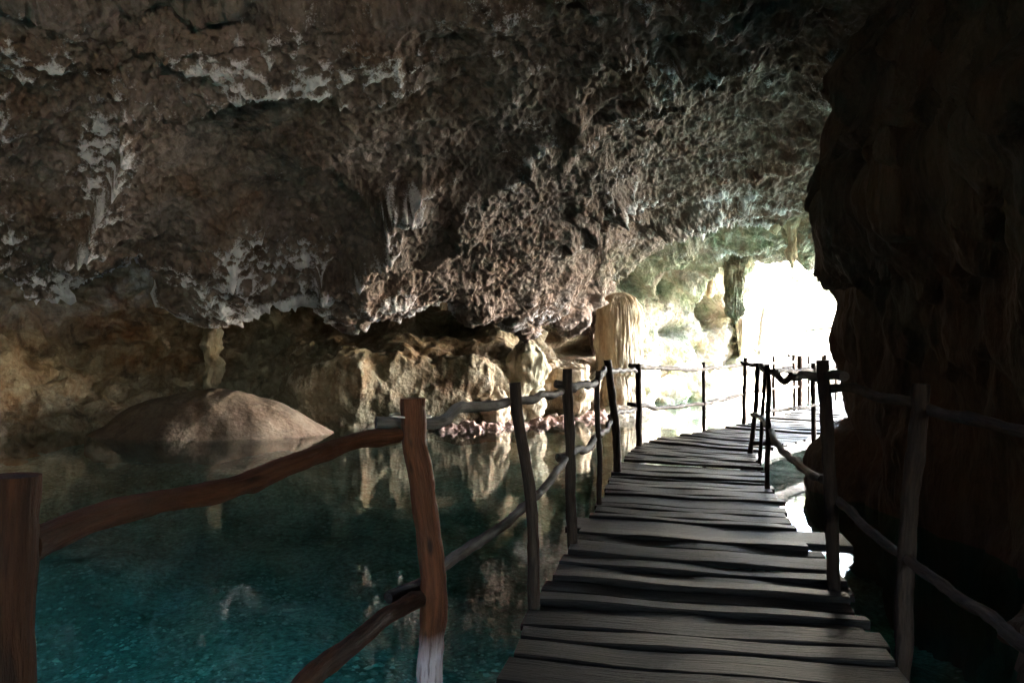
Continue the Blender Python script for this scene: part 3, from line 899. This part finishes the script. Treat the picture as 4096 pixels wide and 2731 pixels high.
# flowstone draperies on the back wall
def drapery(u, v0, v1, d, w, label, seed):
    x, y, z0 = P(u, v0, d); _, _, z1 = P(u, v1, d)
    hh = (z0 - z1) / 2
    o = lump('flowstone_drapery', (x, y, (z0 + z1) / 2), (w, w * 0.9, hh), M_FLOW, 80, 80, amp=0.16, sc=1.3, seed=seed, flute=w * 0.16, worl=0.22,
             prof=lambda t: (0.55 + 0.45 * np.sin(np.clip(t, 0, 1) * 2.6)) * np.sqrt(np.clip(1 - np.clip((t - 0.8) / 0.2, 0, 1) ** 2, 0, 1)) )
    tag(o, label, 'flowstone')
drapery(2105, 1370, 1690, 20.0, 0.50, 'tall cream drapery of flowstone running down to the pink shore', 21)
drapery(1965, 1460, 1700, 19.6, 0.42, 'squat tan flowstone drapery left of the tall cream one', 22)
drapery(2240, 1440, 1650, 21.2, 0.75, 'broad olive tan flowstone bulge right of the tall cream drapery', 24)
drapery(848, 1270, 1590, 18.8, 0.15, 'slim orange stained flowstone rib above the tan mound', 26)

# pink stones along the shore line
shore = []
for i, (u, d, w, h) in enumerate([(1790, 18.3, .45, .10), (1870, 18.4, .34, .16), (1960, 18.7, .40, .10), (2140, 19.5, .30, .16), (2050, 19.0, .38, .11),
                                  (2235, 20.2, .42, .15), (2330, 21.3, .40, .17), (2390, 21.9, .45, .16)]):
    x = (u - 2048) / F * d
    o = lump('shore_stone', (x, d, WATER), (w, w * 0.8, h * 0.85), M_PINK, 64, 40, amp=0.05, seed=30 + i, sc=3.0, worl=0.16)
    where = ['leftmost of the row', 'second from the left on the waterline', 'at the foot of the squat tan drapery',
             'just right of the tall cream drapery', 'at the foot of the tall cream drapery', 'below the broad olive bulge',
             'left of the stalagmite column', 'at the foot of the stalagmite column'][i]
    tag(o, 'low pinkish stone in the shallow water, ' + where, 'stone', 'pink stones along the far waterline')

# sunlit boulders outside the mouth
outer = [(2650, 1560, 28, 1.0, .7), (2760, 1520, 29.5, 1.3, 1.0), (2870, 1545, 30, 1.0, .8), (2960, 1500, 31.5, 1.2, 1.1), (2560, 1500, 27, .8, .9),
         (3060, 1545, 31, 1.1, .7), (3180, 1550, 31.5, 1.3, .7), (3300, 1500, 33, 1.5, 1.0)]
wh = ['lowest of the pale rocks just right of the stalagmite column', 'broad pale rock on the far bank behind the second far post', 'pale rock at the far waterline left of the third far post',
      'tall pale rock under the big stalactite', 'upright pale rock directly behind the stalagmite column', 'low pale rock behind the slim far post', 'low pale rock behind the far fence', 'pale rock by the right edge of the mouth']
for i, (u, v, d, w, h) in enumerate(outer):
    x, y, z = P(u, v, d)
    o = lump('boulder', (x, y, z - 0.2), (w * .8, w * .8, h * .8), M_OUT, 64, 44, amp=0.16, seed=50 + i)
    tag(o, wh[i], 'boulder', 'sunlit rocks on the far bank')

# ------------------------------------------------------------------ boardwalk
left_e = [(-1.35, -1.0), (-0.75, 1.3), (-0.066, 3.44), (0.083, 4.29), (0.366, 5.6), (0.786, 7.49), (1.17, 9.34), (1.79, 11.8), (2.4, 12.85), (3.43, 14.1), (4.36, 15.2),
          (5.3, 16.7), (6.65, 18.75), (8.4, 21.4), (10.4, 24.4)]
right_e = [(0.75, -1.6), (1.25, 0.8), (1.60, 3.05), (1.75, 3.95), (1.95, 5.1), (2.30, 7.0), (2.70, 8.8), (3.17, 10.75), (3.65, 11.6), (4.74, 13.0), (5.6, 14.2),
           (6.5, 15.7), (7.9, 17.75), (9.6, 20.4), (11.6, 23.4)]
Lk = np.array(left_e); Rk = np.array(right_e)
kk = np.arange(len(Lk))
ss = np.linspace(0, len(Lk) - 1, 1400)
LE = hermite(kk, Lk, ss); RE = hermite(kk, Rk, ss)
mid = (LE + RE) / 2
arc = np.concatenate([[0], np.cumsum(np.linalg.norm(np.diff(mid, axis=0), axis=1))])
walk = empty('boardwalk', (1.0, 5.0, WATER))
tag(walk, 'grey wooden boardwalk of cross planks curving over the pool towards the light', 'boardwalk')

def plank_mesh(name, a0, a1, extL, extR, z, thick, mat, seed, inset=0.012):
    """plank between arc positions a0 and a1; edges slightly wavy, top not quite flat"""
    r = random.Random(seed)
    def edge(a_, ):
        l = np.array([np.interp(a_, arc, LE[:, 0]), np.interp(a_, arc, LE[:, 1])])
        q = np.array([np.interp(a_, arc, RE[:, 0]), np.interp(a_, arc, RE[:, 1])])
        dv = (q - l); dv /= np.linalg.norm(dv)
        return l - dv * extL, q + dv * extR
    sk0, sk1 = r.uniform(-.02, .02), r.uniform(-.02, .02)
    l0, r0 = edge(a0 + inset); l1, r1 = edge(a1 - inset)
    n = 22
    top, bot = [], []
    tilt = r.uniform(-.006, .006)
    ph = r.uniform(0, 6)
    V = []
    for k in range(n + 1):
        f = k / n
        A = l0 + (r0 - l0) * f; B = l1 + (r1 - l1) * f
        wv = 0.005 * math.sin(f * 7 + ph) + r.uniform(-.0035, .0035)
        dirn = (B - A) / (np.linalg.norm(B - A) + 1e-9)
        A = A + dirn * (wv + sk0 * (f - .5)); B = B + dirn * (0.005 * math.sin(f * 6 + ph * 1.7) + r.uniform(-.0035, .0035) + sk1 * (f - .5))
        sag = -0.006 * math.sin(f * math.pi) + 0.005 * math.sin(f * 11 + ph)
        b = 0.008
        A2 = A + dirn * b; B2 = B - dirn * b
        V += [(A[0], A[1], z - thick), (A[0], A[1], z + sag - tilt - b), (A2[0], A2[1], z + sag - tilt),
              (B2[0], B2[1], z + sag + tilt), (B[0], B[1], z + sag + tilt - b), (B[0], B[1], z - thick)]
    Fc = []
    for k in range(n):
        o_ = k * 6
        for j in range(6):
            j2 = (j + 1) % 6
            Fc.append((o_ + j, o_ + j2, o_ + 6 + j2, o_ + 6 + j))
    Fc += [(5, 4, 3, 2), (5, 2, 1, 0), (n * 6, n * 6 + 1, n * 6 + 2, n * 6 + 3), (n * 6, n * 6 + 3, n * 6 + 4, n * 6 + 5)]
    V = np.array(V)
    # local frame: x along the plank
    c = V.mean(0)
    dx = np.array([r0[0] - l0[0], r0[1] - l0[1]]); ang = math.atan2(dx[1], dx[0])
    ca, sa = math.cos(-ang), math.sin(-ang)
    W = V - c
    W = np.stack([W[:, 0] * ca - W[:, 1] * sa, W[:, 0] * sa + W[:, 1] * ca, W[:, 2]], -1)
    me = bpy.data.meshes.new(name)
    me.from_pydata(W.tolist(), [], [f[::-1] for f in Fc])
    me.materials.append(mat)
    o = bpy.data.objects.new(name, me)
    COL.objects.link(o)
    o.parent = walk
    o.location = Vector(c) - walk.location
    o.rotation_euler = (0, 0, ang)
    return o

def arc_at_left_y(y):
    return float(np.interp(y, LE[:, 1], arc))
ed = [3.18, 3.45, 3.72, 3.98, 4.18, 4.42, 4.60, 4.82, 5.02, 5.22, 5.42, 5.66, 5.88, 6.10, 6.28, 6.51, 6.95, 7.12, 7.34, 7.52, 7.74, 7.95, 8.10, 8.38, 8.62]
bounds = []
a_cur = 0.0
a_first = arc_at_left_y(3.18)
while a_cur < a_first - 0.2:
    bounds.append(a_cur); a_cur += rng.uniform(0.24, 0.34)
edges_a = bounds + [arc_at_left_y(y) for y in ed]
a_cur = edges_a[-1]
while a_cur < arc[-1] - 0.4:
    a_cur += rng.choice([0.15, 0.18, 0.22, 0.26, 0.32]) if a_cur < 17 else rng.uniform(0.22, 0.34)
    edges_a.append(min(a_cur, arc[-1]))
for i in range(len(edges_a) - 1):
    ym = np.interp((edges_a[i] + edges_a[i + 1]) / 2, arc, LE[:, 1])
    eL, eR, z = rng.uniform(-.015, .03), rng.uniform(-.02, .04), rng.uniform(-.026, .014)
    if 6.51 < ym < 6.95:
        eL, eR, z = 0.16, 0.34, -0.03
    if 5.3 < ym < 6.3: eR += 0.05
    if 7.9 < ym < 8.08: eR += 0.06
    plank_mesh('plank', edges_a[i], edges_a[i + 1], eL, eR, z, rng.uniform(.035, .05), W_DECK, i, inset=rng.uniform(.012, .025))

def bar(name, p0, p1, w, h, mat, parent):
    """squared timber from p0 to p1"""
    p0 = Vector(p0); p1 = Vector(p1)
    d = p1 - p0
    ln = d.length
    ang = math.atan2(d.y, d.x)
    pit = -math.asin(d.z / ln)
    V = []
    for x_ in (-ln / 2, ln / 2):
        for (y_, z_) in ((-w/2, -h/2), (w/2, -h/2), (w/2, h/2), (-w/2, h/2)):
            V.append((x_, y_, z_))
    me = bpy.data.meshes.new(name)
    me.from_pydata(V, [], [(3, 2, 1, 0), (4, 5, 6, 7), (0, 1, 5, 4), (1, 2, 6, 5), (2, 3, 7, 6), (3, 0, 4, 7)])
    me.materials.append(mat)
    o = bpy.data.objects.new(name, me)
    COL.objects.link(o)
    o.rotation_euler = (0, pit, ang)
    o.parent = parent
    o.location = (p0 + p1) / 2 - Vector(parent.location)
    md_ = o.modifiers.new('bevel', 'BEVEL'); md_.width = 0.006; md_.segments = 2
    return o
# stringers under the planks and the stumps that carry them
for E, s_ in ((LE, 0.18), (RE, -0.18)):
    for i in range(0, len(kk) - 1):
        q0 = hermite(kk, Lk if E is LE else Rk, np.array([float(i)]))[0]
        q1 = hermite(kk, Lk if E is LE else Rk, np.array([float(i + 1)]))[0]
        c0 = np.interp(i, ss, mid[:, 0]), np.interp(i, ss, mid[:, 1]); c1 = np.interp(i + 1, ss, mid[:, 0]), np.interp(i + 1, ss, mid[:, 1])
        q0 = q0 + (np.array(c0) - q0) * 0.14; q1 = q1 + (np.array(c1) - q1) * 0.14
        bar('beam', (q0[0], q0[1], -0.13), (q1[0], q1[1], -0.13 + 0.001 * (i % 2)), 0.10, 0.15, W_BEAM, walk)

# ------------------------------------------------------------------ sticks: posts and rails
def stick(name, pts, r0, r1, mat, parent, seed=0, sides=14, knots=0.16, wob=0.010, flat_top=True, seg=0.035, grain='Z'):
    """an irregular round stick along pts with knots and flat sawn ends"""
    r = random.Random(seed * 13 + 5)
    pts = np.array(pts, float)
    ln = np.concatenate([[0], np.cumsum(np.linalg.norm(np.diff(pts, axis=0), axis=1))])
    n = max(8, int(ln[-1] / seg))
    n = min(n, 140)
    s = np.linspace(0, ln[-1], n)
    c = hermite(ln, pts, s) if len(pts) > 2 else np.stack([np.interp(s, ln, pts[:, k]) for k in range(3)], -1)
    base = c[0]
    pn = c * 2.3 + seed * 7.7
    fade = np.clip(np.minimum(s, ln[-1] - s) / 0.15, 0.2, 1)[:, None]
    c = c + np.stack([perlin(pn, 101), perlin(pn, 102), perlin(pn, 103)], -1) * wob * 2.2 * fade
    T = np.gradient(c, axis=0); T /= np.linalg.norm(T, axis=1, keepdims=True)
    up = np.array([0, 0, 1.0]) if abs(T[0, 2]) < 0.8 else np.array([0, 1.0, 0])
    A = np.cross(T, up); A /= np.linalg.norm(A, axis=1, keepdims=True)
    B = np.cross(T, A)
    th = np.linspace(0, 2 * np.pi, sides, endpoint=False)
    rad = (r0 + (r1 - r0) * (s / ln[-1]))[:, None] * np.ones((1, sides))
    kn = [(r.uniform(0.06, 0.94) * ln[-1], r.uniform(0, 6.28), r.uniform(0.5, 1.2)) for _ in range(int(1 + ln[-1] * 3.2))]
    mean_r = (r0 + r1) / 2
    for (ks, kt, ka) in kn:
        da = np.angle(np.exp(1j * (th - kt)))
        rad *= 1 + knots * ka * np.exp(-((s - ks) / (mean_r * 1.1)) ** 2)[:, None] * (0.35 + 0.9 * np.exp(-(da / 0.9) ** 2))[None, :]
    gr = np.stack([rad * np.cos(th)[None], rad * np.sin(th)[None], np.repeat(s[:, None], sides, 1)], -1).reshape(-1, 3)
    V = c[:, None, :] + rad[..., None] * (A[:, None, :] * np.cos(th)[None, :, None] + B[:, None, :] * np.sin(th)[None, :, None])
    nv = V.reshape(-1, 3)
    V = (nv - c.repeat(sides, 0)) * (1 + 0.17 * perlin(nv * 9 + seed, 105) + 0.09 * perlin(nv * 24 + seed, 106))[:, None] + c.repeat(sides, 0)
    Fq = grid_faces(n, sides, True)
    me = bpy.data.meshes.new(name)
    W = V - base
    m0 = W[:sides].mean(0); m1 = W[-sides:].mean(0)
    allv = np.vstack([W, [m0], [m1]])
    i0 = len(W)
    caps = [(i0, (k + 1) % sides, k) for k in range(sides)] + [(i0 + 1, (n - 1) * sides + k, (n - 1) * sides + (k + 1) % sides) for k in range(sides)]
    # sharp rim at the sawn ends: separate rings
    ring0 = W[:sides]; ring1 = W[-sides:]
    allv = np.vstack([allv, ring0, ring1])
    j0 = i0 + 2; j1 = j0 + sides
    caps = [(i0, j0 + (k + 1) % sides, j0 + k) for k in range(sides)] + [(i0 + 1, j1 + k, j1 + (k + 1) % sides) for k in range(sides)]
    me.from_pydata(allv.tolist(), [], [tuple(f) for f in Fq[:, ::-1]] + caps)
    ga = me.attributes.new('grain', 'FLOAT_VECTOR', 'POINT')
    gv = np.vstack([gr, [[0, 0, 0]], [[0, 0, ln[-1]]], gr[:sides], gr[-sides:]]).astype(np.float32)
    ga.data.foreach_set('vector', gv.ravel())
    me.polygons.foreach_set('use_smooth', np.ones(len(me.polygons), bool))
    me.materials.append(mat)
    o = bpy.data.objects.new(name, me)
    COL.objects.link(o)
    o.parent = parent
    o.location = Vector(base) - Vector(parent.location)
    return o

def post(parent, top, foot, d, r, mat, seed, d2=None, bends=(), low=-1.6, r_top=None):
    """top, foot are pixels; the post runs on down to the bed"""
    t = np.array(P(top[0], top[1], d)); f = np.array(P(foot[0], foot[1], d2 or d))
    dirv = (f - t)
    ext = f + dirv / abs(dirv[2]) * abs(f[2] - low)
    pts = [ext, f] + [np.array(P(b[0], b[1], d)) for b in bends] + [t]
    return stick('post', pts, r * 1.05, r_top or r, mat, parent, seed, sides=16, knots=0.12, wob=0.007)

def rail(parent, pts, r, mat, seed, name='rail', **kw):
    return stick(name, [P(*q) for q in pts], r, r * 0.9, mat, parent, seed, sides=12, knots=kw.pop('knots', 0.22), wob=0.013, seg=0.022, **kw)

def from1(x, y): return 1400 + x / 1.742, 1300 + y / 1.742
def from3(x, y): return 2400 + x / 2.24, 1350 + y / 2.24
def from5(x, y): return 3000 + x / 1.425, 1300 + y / 1.425

fl = empty('rail_fence', (-0.36, 3.3, WATER))
tag(fl, 'rustic stick fence along the left edge of the boardwalk, red brown posts nearest', 'fence')
p0 = post(fl, (62, 1898), (40, 2731), 1.70, 0.050, W_RED, 1, low=-1.6)
p0.scale = (1, 1, 1)
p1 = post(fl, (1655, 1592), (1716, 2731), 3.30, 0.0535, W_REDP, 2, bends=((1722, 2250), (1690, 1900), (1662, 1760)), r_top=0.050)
post(fl, (2058, 1530), (2140, 2420), 4.47, 0.031, W_DARK, 3, bends=((2125, 2050), (2090, 1800)))
post(fl, (2270, 1474), (2290, 2185), 5.83, 0.035, W_DARK, 4)
post(fl, (2393, 1482), (2396, 2010), 7.41, 0.024, W_DARK, 5, bends=((2396, 1800), (2388, 1600)))
post(fl, (2430, 1440), (2470, 1895), 9.17, 0.042, W_DARK, 6, bends=((2462, 1700), (2446, 1560)))
post(fl, (2553, 1455), (2558, 1775), 11.87, 0.044, W_DARK, 7)
post(fl, (2815, 1448), (2816, 1720), 13.8, 0.030, W_DARK, 8)
post(fl, (2982, 1430), (2974, 1692), 15.1, 0.036, W_DARK, 9)
post(fl, (3094, 1424), (3095, 1658), 16.96, 0.030, W_DARK, 10)
post(fl, (3175, 1418), (3177, 1622), 19.4, 0.036, W_DARK, 11)
post(fl, (3200, 1424), (3198, 1621), 19.7, 0.060, W_DARK, 12)
post(fl, (3300, 1418), (3298, 1600), 21.6, 0.05, W_DARK, 13)
# upper rails, left side
rail(fl, [(110, 2190, 1.74), (174, 2165, 1.80), (520, 2058, 2.1), (870, 1955, 2.4), (1220, 1838, 2.75), (1400, 1778, 3.0), (1590, 1738, 3.24)], 0.034, W_RED, 20, knots=0.16)
rail(fl, [(1505, 1690, 3.36), (1640, 1692, 3.42)] + [(*from1(*a), d) for a, d in (((590, 680), 3.5), ((680, 655), 3.6), ((770, 585), 3.7), ((850, 580), 3.85), ((1000, 548), 4.1), ((1110, 522), 4.5), ((1230, 520), 4.75), ((1340, 490), 5.1), ((1400, 483), 5.4), ((1480, 458), 5.85))], 0.026, W_GREY, 21, knots=0.3)
rail(fl, [(*from1(*a), d) for a, d in (((1430, 408), 5.86), ((1520, 425), 5.9), ((1570, 432), 6.2), ((1610, 410), 6.4), ((1660, 420), 6.9), ((1705, 400), 7.35), ((1760, 340), 8.3), ((1776, 300), 9.1))], 0.030, W_GREY, 22, knots=0.35)
rail(fl, [(*from1(*a), d) for a, d in (((1780, 315), 9.1), ((1900, 318), 10.5), ((1995, 322), 11.8))], 0.026, W_GREY, 23)
rail(fl, [(*from3(*a), d) for a, d in (((262, 250), 11.85), ((330, 258), 11.9), ((420, 264), 12.2), ((600, 275), 12.8), ((920, 283), 13.75), ((1100, 262), 14.4), ((1290, 240), 15.1))], 0.036, W_GREY, 24)
rail(fl, [(*from3(*a), d) for a, d in (((1265, 222), 15.1), ((1400, 228), 15.9), ((1560, 240), 17.0), ((1740, 215), 19.4))], 0.026, W_GREY, 25)
rail(fl, [(*from3(*a), d) for a, d in (((1690, 160), 19.4), ((1800, 163), 20.2), ((2000, 160), 21.6), ((2160, 158), 23.0))], 0.03, W_DARK, 26)
# lower rails, left side
rail(fl, [(1000, 2990, 2.1), (1220, 2735, 2.45), (1480, 2508, 2.85), (1655, 2403, 3.22), (1720, 2380, 3.35)], 0.035, W_RED, 30, knots=0.2)
rail(fl, [(1550, 2385, 3.28), (1660, 2330, 3.42), (1760, 2262, 3.6), (1968, 2125, 4.1), (2090, 2037, 4.55), (2160, 1968, 4.8), (2262, 1835, 5.75)], 0.026, W_GREY, 31, knots=0.25)
rail(fl, [(*from1(*a), d) for a, d in (((1448, 925), 5.88), ((1520, 905), 5.95), ((1590, 875), 6.3), ((1650, 855), 6.8), ((1700, 800), 7.4), ((1780, 735), 8.5), ((1812, 690), 9.0), ((1814, 640), 9.25))], 0.030, W_GREY, 32, knots=0.35)
rail(fl, [(*from3(*a), d) for a, d in (((80, 705), 9.25), ((170, 668), 10.4), ((320, 640), 11.85))], 0.026, W_GREY, 33)
rail(fl, [(*from3(*a), d) for a, d in (((252, 592), 11.85), ((330, 598), 11.95), ((400, 610), 12.2), ((470, 636), 12.4), ((560, 630), 12.7), ((920, 590), 13.8), ((1100, 550), 14.5), ((1280, 510), 15.1))], 0.032, W_GREY, 34, knots=0.3)
rail(fl, [(*from3(*a), d) for a, d in (((1290, 505), 15.1), ((1530, 462), 16.9), ((1740, 445), 19.3), ((1920, 420), 21.3))], 0.030, W_GREY, 35)
# plastic tie round the red post
def loop(name, c, rx, ry, zt, rt, mat, parent, tilt=0.0):
    n, m_ = 40, 8
    V = []
    for i in range(n):
        t = 2 * math.pi * i / n
        cx, cy_ = rx * math.cos(t), ry * math.sin(t)
        cz = tilt * math.cos(t)
        for j in range(m_):
            s_ = 2 * math.pi * j / m_
            V.append((cx + rt * math.cos(s_) * math.cos(t), cy_ + rt * math.cos(s_) * math.sin(t), cz + rt * 1.6 * math.sin(s_)))
    Fq = [(i * m_ + j, ((i + 1) % n) * m_ + j, ((i + 1) % n) * m_ + (j + 1) % m_, i * m_ + (j + 1) % m_) for i in range(n) for j in range(m_)]
    me = bpy.data.meshes.new(name); me.from_pydata(V, [], Fq)
    me.polygons.foreach_set('use_smooth', np.ones(len(me.polygons), bool))
    me.materials.append(mat)
    o = bpy.data.objects.new(name, me); COL.objects.link(o)
    o.parent = parent; o.location = Vector(c) - Vector(parent.location)
    return o
tx, ty, tz = P(1640, 1664, 3.33)
loop('tie', (tx, ty + 0.02, tz), 0.085, 0.085, 0, 0.0022, M_TIE, fl, tilt=-0.004)

fr = empty('rail_fence', (1.8, 4.85, WATER))
tag(fr, 'dark stick fence along the right edge of the boardwalk beside the rock wall', 'fence')
post(fr, (3684, 1535), (3605, 2650), 3.80, 0.041, W_DARK, 41, bends=((3625, 2200), (3660, 1850)), r_top=0.038)
post(fr, (3290, 1440), (3332, 2340), 4.85, 0.036, W_DARK, 42, bends=((3325, 2050), (3308, 1750)))
post(fr, (3252, 1452), (3253, 1752), 12.6, 0.036, W_DARK, 43)
post(fr, (3034, 1453), (3001, 1805), 11.0, 0.032, W_DARK, 44, bends=((3022, 1620),))
post(fr, (3060, 1480), (3038, 1850), 9.96, 0.022, W_DARK, 45)
post(fr, (3070, 1459), (3067, 1953), 8.15, 0.024, W_DARK, 46, bends=((3072, 1650),))
rail(fr, [(*from3(*a), d) for a, d in (((1280, 238), 11.9), ((1430, 250), 11.0), ((1500, 285), 10.0))], 0.026, W_RAILD, 50)
rail(fr, [(*from3(*a), d) for a, d in (((1435, 245), 9.9), ((1480, 290), 8.6), ((1530, 305), 8.1), ((1580, 330), 7.5), ((1625, 380), 7.0), ((1690, 362), 6.6), ((1800, 352), 5.9), ((1950, 340), 5.0), ((2060, 335), 4.75), ((2190, 352), 4.5))], 0.029, W_RAILD, 51, knots=0.3)
rail(fr, [(*from3(*a), d) for a, d in (((1500, 300), 11.5), ((1680, 300), 12.0), ((1930, 292), 12.7), ((2200, 300), 14.0))], 0.04, W_RAILD, 52)
rail(fr, [(*from5(*a), d) for a, d in (((440, 362), 4.9), ((520, 355), 4.75), ((640, 375), 4.5), ((760, 415), 4.25), ((920, 445), 3.92), ((1080, 492), 3.7), ((1200, 515), 3.5), ((1400, 570), 3.25), ((1620, 620), 3.0))], 0.027, W_RAILD, 53, knots=0.2)
rail(fr, [(*from3(*a), d) for a, d in (((1362, 690), 10.9), ((1410, 700), 10.4), ((1470, 745), 9.3), ((1520, 830), 8.1), ((1570, 930), 7.4), ((1680, 1050), 6.5), ((1800, 1160), 5.8), ((1985, 1270), 5.0))], 0.030, W_RAILD, 54, knots=0.2)
rail(fr, [(*from5(*a), d) for a, d in (((470, 975), 4.9), ((520, 1020), 4.8), ((600, 1085), 4.6), ((700, 1175), 4.3), ((770, 1240), 4.1), ((850, 1300), 3.9), ((960, 1395), 3.65), ((1100, 1490), 3.4), ((1200, 1568), 3.2), ((1380, 1700), 2.9), ((1562, 1845), 2.6), ((1900, 2100), 2.2))], 0.025, W_RAILD, 55, knots=0.2)
rail(fr, [(*from3(*a), d) for a, d in (((1490, 668), 11.4), ((1600, 642), 11.8), ((1800, 620), 12.2), ((1960, 605), 12.8))], 0.026, W_RAILD, 56)
rail(fr, [(*from3(*a), d) for a, d in (((1380, 948), 10.9), ((1560, 948), 10.2))], 0.03, W_DARK, 57)

# fence on the far side of the water, outside the mouth
ff = empty('rail_fence', (8.5, 25.0, WATER))
tag(ff, 'thin stick fence far outside the mouth on the far bank', 'fence')
for i, (u, d) in enumerate(((3235, 25.9), (3290, 26.3), (3345, 27.0))):
    post(ff, (u, 1412), (u - 2, 1564), d, 0.035, W_DARK, 60 + i)
rail(ff, [(3140, 1424, 25.6), (3240, 1422, 25.9), (3350, 1420, 27.0)], 0.03, W_GREY, 65)
rail(ff, [(3130, 1468, 25.6), (3240, 1462, 25.9), (3350, 1460, 27.0)], 0.03, W_GREY, 66)

# ------------------------------------------------------------------ trees outside
def tree(name, x, y, h, crown, label, seed, leaves=1500):
    r = random.Random(seed)
    nr = np.random.RandomState(seed)
    base_z = 0.3 + 0.35 * max(0, y - 33) * 0.9
    e = empty(name, (x, y, base_z))
    tag(e, label, 'tree', 'trees outside the cave mouth')
    top = np.array([x + r.uniform(-.6, .6), y, base_z + h])
    stick('trunk', [(x, y, base_z - .6), (x + r.uniform(-.4, .4), y, base_z + h * .5), tuple(top)], h * .03, h * .010, M_BARK, e, seed, seg=0.3)
    for k in range(7):
        f = r.uniform(.35, .95)
        b0 = np.array([x, y, base_z + h * f])
        an = r.uniform(0, 6.28); l = crown * r.uniform(.5, .95)
        stick('limb', [tuple(b0), tuple(b0 + np.array([math.cos(an) * l * .5, math.sin(an) * l * .5, l * .15])), tuple(b0 + np.array([math.cos(an) * l, math.sin(an) * l, l * .45]))],
              h * .010, h * .003, M_BARK, e, seed + k, seg=0.25, sides=8)
    cl = nr.normal(0, 1, (26, 3)); cl /= np.linalg.norm(cl, axis=1, keepdims=True)
    cl = cl * nr.uniform(.3, 1, (26, 1)) * np.array([crown, crown, crown * .6])
    c = cl[nr.randint(0, 26, leaves)] + nr.normal(0, 1, (leaves, 3)) * crown * .17
    c[:, 2] += h * .82
    a = nr.normal(0, 1, (leaves, 3)); a /= np.linalg.norm(a, axis=1, keepdims=True)
    b = np.cross(a, nr.normal(0, 1, (leaves, 3))); b /= np.linalg.norm(b, axis=1, keepdims=True)
    s = nr.uniform(.05, .12, (leaves, 1))
    V = np.stack([c - a * s, c + b * s * .5, c + a * s, c - b * s * .5], 1).reshape(-1, 3)
    o = mesh_from('crown', V, np.arange(leaves * 4).reshape(-1, 4), M_LEAF, False, parent=e)
    o['kind'] = 'stuff'
labs = ['tree with thin trunk straight behind the mouth, seen through the glare', 'leaning tree at the right of the bright mouth', 'bushy tree furthest left outside the mouth',
        'tall tree behind the far fence', 'wide tree high on the far bank', 'small tree close to the far waterline']
for i, (x, y, h, c_r) in enumerate([(10.5, 38, 6, 2.4), (14.5, 39, 7, 2.8), (7.2, 39, 5, 2.0), (17, 44, 9, 3.4), (11, 47, 9, 3.6), (12.8, 35.5, 3.6, 1.3)]):
    tree('tree', x, y, h, c_r, labs[i], 200 + i)

def lone_stick(name, pts, r0, r1, label, cat, seed):
    e = empty(name, P(*pts[0]))
    tag(e, label, cat)
    stick('stem', [P(*q) for q in pts], r0, r1, M_BARK, e, seed, seg=0.12, sides=8)
    return e
lone_stick('hanging_vine', [(3176, 1000, 24.2), (3170, 1160, 24.0), (3164, 1260, 24.1), (3138, 1384, 24.0)], 0.016, 0.022, 'thin crooked vine hanging in the glare of the mouth', 'vine', 401)
lone_stick('fallen_branch', [(3020, 1400, 28.0), (3120, 1350, 28.3), (3220, 1322, 28.5), (3330, 1310, 28.0)], 0.07, 0.04, 'long bare branch lying across the far bank in the glare', 'branch', 402)
lone_stick('fallen_branch', [(3060, 1235, 29.0), (3045, 1320, 29.0), (3038, 1420, 29.0)], 0.08, 0.09, 'short upright bare branch at the left of the glare', 'branch', 403)
